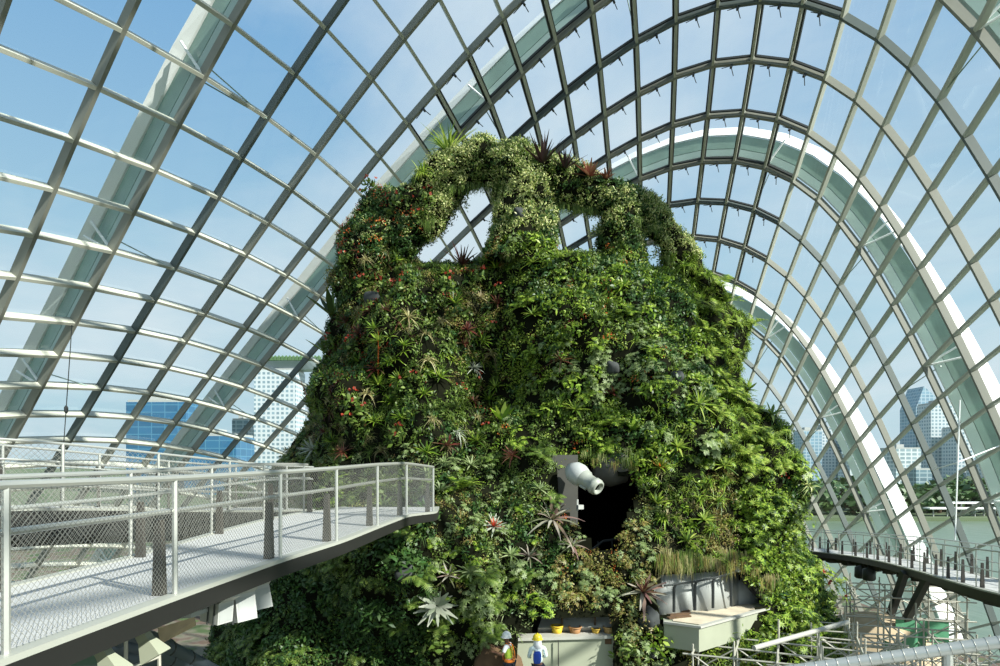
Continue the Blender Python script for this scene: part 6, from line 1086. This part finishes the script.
def person(loc, yaw, label, arms, helmet, lean=0., style=0):
    """arms: (left elbow, left wrist, right elbow, right wrist) in body space; y forward"""
    t = bpy.data.objects.new('person', None); COL.objects.link(t); tag(t, label, 'person'); WL['person'] = Vector(); WL[t.name] = Vector()
    hd = lean
    N = [((0, 0, .95), (.15, .11)), ((0, hd*.4, 1.12), (.14, .10)), ((0, hd*.75, 1.30), (.16, .11)), ((0, hd, 1.43), (.12, .09)), ((0, hd+.02, 1.51), .055), ((0, hd+.04, 1.58), (.072, .085)), ((0, hd+.05, 1.66), (.078, .095)), ((0, hd+.05, 1.73), (.05, .06))]
    E_ = [(k, k+1) for k in range(7)]
    for s_, (el, wr) in ((-1, arms[:2]), (1, arms[2:])):
        b0 = len(N); N += [((s_*.19, hd, 1.41), .062), (el, .043), (wr, .028)]; E_ += [(3, b0), (b0, b0+1), (b0+1, b0+2)]
        w = Vector(wr); d = (w-Vector(el)).normalized(); pal = w+d*.07; b1 = len(N); N.append((tuple(pal), (.036, .017))); E_.append((b0+2, b1))
        sd_ = d.cross(Vector((0, 0, 1))); sd_ = sd_.normalized() if sd_.length > .1 else Vector((0, 1, 0)); dn = sd_.cross(d).normalized()
        for k, (o_, L_) in enumerate(((-.028, .068), (-.010, .08), (.010, .076), (.027, .06))):
            r0 = pal+sd_*o_+d*.02; m1 = r0+d*L_*.5-dn*.006; e1 = r0+d*L_*.85-dn*.03; i0 = len(N); N += [(tuple(r0), .009), (tuple(m1), .0085), (tuple(e1), .007)]; E_ += [(b1, i0), (i0, i0+1), (i0+1, i0+2)]
        r0 = w+d*.04-sd_*.036; i0 = len(N); N += [(tuple(r0), .010), (tuple(r0+d*.03-sd_*.022-dn*.01), .009), (tuple(r0+d*.06-sd_*.026-dn*.02), .0075)]; E_ += [(b0+2, i0), (i0, i0+1), (i0+1, i0+2)]
    for s_ in (-1, 1):
        b0 = len(N); N += [((s_*.09, 0, .86), (.085, .09)), ((s_*.1, .02, .48), .055), ((s_*.1, -.02, .1), .04), ((s_*.1, .12, .04), (.04, .03))]; E_ += [(0, b0), (b0, b0+1), (b0+1, b0+2), (b0+2, b0+3)]
    body = skin_mesh('body', N, E_, M['skin'], t, (0, 0, 0))
    # face
    for nm, c, sc in (('nose', (0, hd+.145, 1.625), (.016, .024, .026)), ('ear', (-.083, hd+.045, 1.63), (.012, .022, .032)), ('ear', (.083, hd+.045, 1.63), (.012, .022, .032)), ('eye', (-.03, hd+.128, 1.655), (.012, .01, .008)), ('eye', (.03, hd+.128, 1.655), (.012, .01, .008)), ('mouth', (0, hd+.128, 1.575), (.024, .01, .007))):
        mb = MB(); mb.lathe([(0.001, -1), (.6, -.8), (1, 0), (.6, .8), (.001, 1)], (0, 0, 0), None, 10); mb.v = [(a*sc[0]+c[0], b_*sc[1]+c[1], z*sc[2]+c[2]) for a, b_, z in mb.v]
        mb.build(nm, M['eye'] if nm == 'eye' else M['skin'], body, True)
    TN = [((0, 0, .93), (.165, .125)), ((0, hd*.4, 1.12), (.16, .12)), ((0, hd*.75, 1.30), (.18, .13)), ((0, hd, 1.43), (.13, .10)), ((0, hd+.01, 1.475), .075)]
    TE = [(0, 1), (1, 2), (2, 3), (3, 4)]
    for s_, el, wr in ((-1, arms[0], arms[1]), (1, arms[2], arms[3])):
        i0 = len(TN); e1 = Vector(el); TN += [((s_*.195, hd, 1.415), .08), (tuple(e1 if style else Vector((s_*.195, hd, 1.415)).lerp(e1, .75)), .06)]; TE += [(3, i0), (i0, i0+1)]
        if style: TN.append((tuple(e1.lerp(Vector(wr), .85)), .045)); TE.append((i0+1, i0+2))
    skin_mesh('shirt', TN, TE, M['shirt'] if style else M['cloth'], t, (0, 0, 0))
    LN = [((0, 0, .93), (.165, .13))]; LE = []
    for s_ in (-1, 1): i0 = len(LN); LN += [((s_*.095, 0, .84), (.10, .105)), ((s_*.1, .02, .48), .075), ((s_*.1, -.01, .1), .06)]; LE += [(0, i0), (i0, i0+1), (i0+1, i0+2)]
    skin_mesh('trousers', LN, LE, M['trousers'], t, (0, 0, 0))
    for s_ in (-1, 1):
        mb = MB(); mb.lathe([(.001, -.05), (.06, -.05), (.06, .02), (.045, .06), (.001, .07)], (0, 0, 0), None, 12); mb.v = [(a*.9+s_*.1, b_*2.1+.05, z+.05) for a, b_, z in mb.v]; mb.build('boot', M['darksteel'], t, True)
    hz = 1.66
    mb = MB(); mb.lathe([(.14, 0), (.143, .03), (.135, .09), (.105, .14), (.06, .168), (.001, .178)], (0, hd+.04, hz), None, 20); mb.lathe([(.138, .012), (.172, .004), (.172, -.004), (.138, 0)], (0, hd+.055, hz), None, 20); hel = mb.build('helmet', helmet, t, True)
    mb = MB(); mb.beam([(0, hd+.04+.14*math.cos(a), hz+.04+.145*math.sin(a)) for a in np.linspace(.2, 2.94, 9)], [(0, math.cos(a), math.sin(a)) for a in np.linspace(.2, 2.94, 9)], .03, .016); mb.build('helmet_ridge', helmet, hel)
    if style == 0:
        VN = [((0, 0, .98), (.18, .14)), ((0, hd*.4, 1.12), (.172, .132)), ((0, hd*.75, 1.30), (.188, .14)), ((0, hd, 1.42), (.15, .112))]
        skin_mesh('vest', VN, [(0, 1), (1, 2), (2, 3)], M['vest'], t, (0, 0, 0))
        for s_ in (-1, 1):
            mb = MB(); pts = [(s_*.10, hd*.2-.16, .98), (s_*.09, hd*.6-.165, 1.2), (s_*.09, hd-.12, 1.42), (s_*.09, hd+.02, 1.50), (s_*.09, hd+.12, 1.40), (s_*.09, hd*.6+.16, 1.2), (s_*.10, hd*.2+.165, .98)]
            mb.beam(pts, [(0, -1, 0), (0, -1, .1), (0, -1, .6), (0, 0, 1), (0, 1, .6), (0, 1, .1), (0, 1, 0)], .045, .012); mb.build('harness_strap', M['orange'], t)
        mb = MB(); mb.lathe([(.20, -.04), (.205, 0), (.20, .04)], (0, 0, 0), None, 20); mb.v = [(a, b_*.8, z+.97) for a, b_, z in mb.v]; mb.build('harness_belt', M['orange'], t)
    else:
        mb = MB(); mb.lathe([(.115, .06), (.118, 0), (.125, -.10), (.15, -.22), (.13, -.23), (.10, -.1)], (0, hd+.02, hz-.02), None, 18); mb.build('neck_cloth', M['cloth'], t, True)
        mb = MB(); mb.lathe([(.001, -.2), (.10, -.19), (.13, -.1), (.13, .1), (.10, .17), (.001, .18)], (0, 0, 0), None, 14); mb.v = [(a*.95-.05, b_*.45-.15+hd*.4, z+1.18) for a, b_, z in mb.v]; mb.build('backpack', M['blue'], t, True)
    t.location = loc; t.rotation_euler = (0, 0, yaw)
    return t
p = at(509, 641, 19.2); person((p.x+.02, p.y, -7.0), math.radians(72), 'person in white helmet, yellow green vest and orange harness, working at the soil mound', ((-.32, .14, 1.18), (-.2, .42, 1.22), (.30, .16, 1.20), (.16, .44, 1.28)), M['helmetw'], .06, 0)
p = at(538, 645, 18.9); person((p.x, p.y, -7.0), math.radians(8), 'person in yellow helmet with a white neck cloth and blue pack, seen from behind', ((-.27, .08, 1.14), (-.2, .30, 1.06), (.27, .08, 1.14), (.2, .3, 1.06)), M['helmety'], .05, 1)
# ------------------------------------------------------------------ sky, sun, camera
w = bpy.data.worlds.new('sky'); SC.world = w; w.use_nodes = True; nt = w.node_tree; bg = nt.nodes['Background']
tc = nt.nodes.new('ShaderNodeTexCoord'); sp = nt.nodes.new('ShaderNodeSeparateXYZ'); nt.links.new(tc.outputs['Generated'], sp.inputs[0])
cr = nt.nodes.new('ShaderNodeValToRGB'); el = cr.color_ramp.elements
for pos, c in ((0., (.50, .69, .77)), (.10, (.50, .72, .83)), (.3, (.40, .63, .80)), (.6, (.21, .44, .74)), (1., (.13, .34, .68))):
    e = el[0] if pos == 0. else el[len(el)-1] if pos == 1. else el.new(pos)
    e.color = (*c, 1)
nt.links.new(sp.outputs[2], cr.inputs[0])
def math_(op, a, b_=None, clamp=False):
    n_ = nt.nodes.new('ShaderNodeMath'); n_.operation = op; n_.use_clamp = clamp
    for k, v in enumerate((a, b_)):
        if v is None: continue
        if isinstance(v, (int, float)): n_.inputs[k].default_value = v
        else: nt.links.new(v, n_.inputs[k])
    return n_.outputs[0]
zc = math_('ADD', math_('MAXIMUM', sp.outputs[2], 0.), .22)
cb = nt.nodes.new('ShaderNodeCombineXYZ'); nt.links.new(math_('DIVIDE', sp.outputs[0], zc), cb.inputs[0]); nt.links.new(math_('DIVIDE', sp.outputs[1], zc), cb.inputs[1])
mp = nt.nodes.new('ShaderNodeMapping'); mp.inputs['Location'].default_value = SKY_OFF; mp.inputs['Rotation'].default_value = (0, 0, .5); mp.inputs['Scale'].default_value = (1.0, .75, 1)
nt.links.new(cb.outputs[0], mp.inputs[0])
n1 = nt.nodes.new('ShaderNodeTexNoise'); n1.inputs['Scale'].default_value = .75; n1.inputs['Detail'].default_value = 9; n1.inputs['Roughness'].default_value = .58; n1.inputs['Distortion'].default_value = .35
nt.links.new(mp.outputs[0], n1.inputs[0])
c2 = nt.nodes.new('ShaderNodeValToRGB'); c2.color_ramp.elements[0].position = .40; c2.color_ramp.elements[1].position = .64; nt.links.new(n1.outputs['Fac'], c2.inputs[0])
# low cumulus towards the right horizon
n2 = nt.nodes.new('ShaderNodeTexNoise'); n2.inputs['Scale'].default_value = 5.; n2.inputs['Detail'].default_value = 7; mp2 = nt.nodes.new('ShaderNodeMapping'); mp2.inputs['Scale'].default_value = (1, 1, 2.2)
nt.links.new(tc.outputs['Generated'], mp2.inputs[0]); nt.links.new(mp2.outputs[0], n2.inputs[0])
c3 = nt.nodes.new('ShaderNodeValToRGB'); c3.color_ramp.elements[0].position = .50; c3.color_ramp.elements[1].position = .62; nt.links.new(n2.outputs['Fac'], c3.inputs[0])
low = math_('MULTIPLY', c3.outputs[0], math_('SUBTRACT', 1., math_('MULTIPLY', sp.outputs[2], 3.2), True))
fac = math_('MAXIMUM', math_('MULTIPLY', c2.outputs[0], .8), math_('MULTIPLY', low, .9))
mx = nt.nodes.new('ShaderNodeMix'); mx.data_type = 'RGBA'; nt.links.new(fac, mx.inputs[0]); nt.links.new(cr.outputs[0], mx.inputs[6]); mx.inputs[7].default_value = (.78, .87, .93, 1)
nt.links.new(mx.outputs[2], bg.inputs[0]); bg.inputs[1].default_value = SKY_STR
sl = bpy.data.lights.new('sun', 'SUN'); sl.energy = SUN_E; sl.angle = math.radians(.6); sl.color = (1., .96, .87); so = bpy.data.objects.new('sun', sl); COL.objects.link(so)
so.rotation_euler = (-Vector(SUN_D)).to_track_quat('-Z', 'Y').to_euler(); so.location = (30, -10, 60)
cam = bpy.data.cameras.new('camera'); co = bpy.data.objects.new('camera', cam); COL.objects.link(co); cam.sensor_width = 36; cam.lens = F/1000*36; cam.shift_y = (465-333)/1000; cam.clip_end = 6000; cam.clip_start = .05
co.location = (0, 0, 0); co.rotation_euler = (math.pi/2, 0, 0); SC.camera = co
for o in list(SC.objects):
    if o.parent is None: o.location.z += EYE
vs_ = SC.view_settings; vs_.view_transform = 'Standard'; vs_.look = 'None'; vs_.gamma = 1; vs_.use_curve_mapping = False; vs_.exposure = EXPO
SC.cycles.transparent_max_bounces = 24; SC.cycles.max_bounces = 8; SC.cycles.diffuse_bounces = 3; SC.cycles.use_denoising = DENO; SC.cycles.denoising_input_passes = 'RGB_ALBEDO_NORMAL'; SC.cycles.denoising_prefilter = 'NONE'
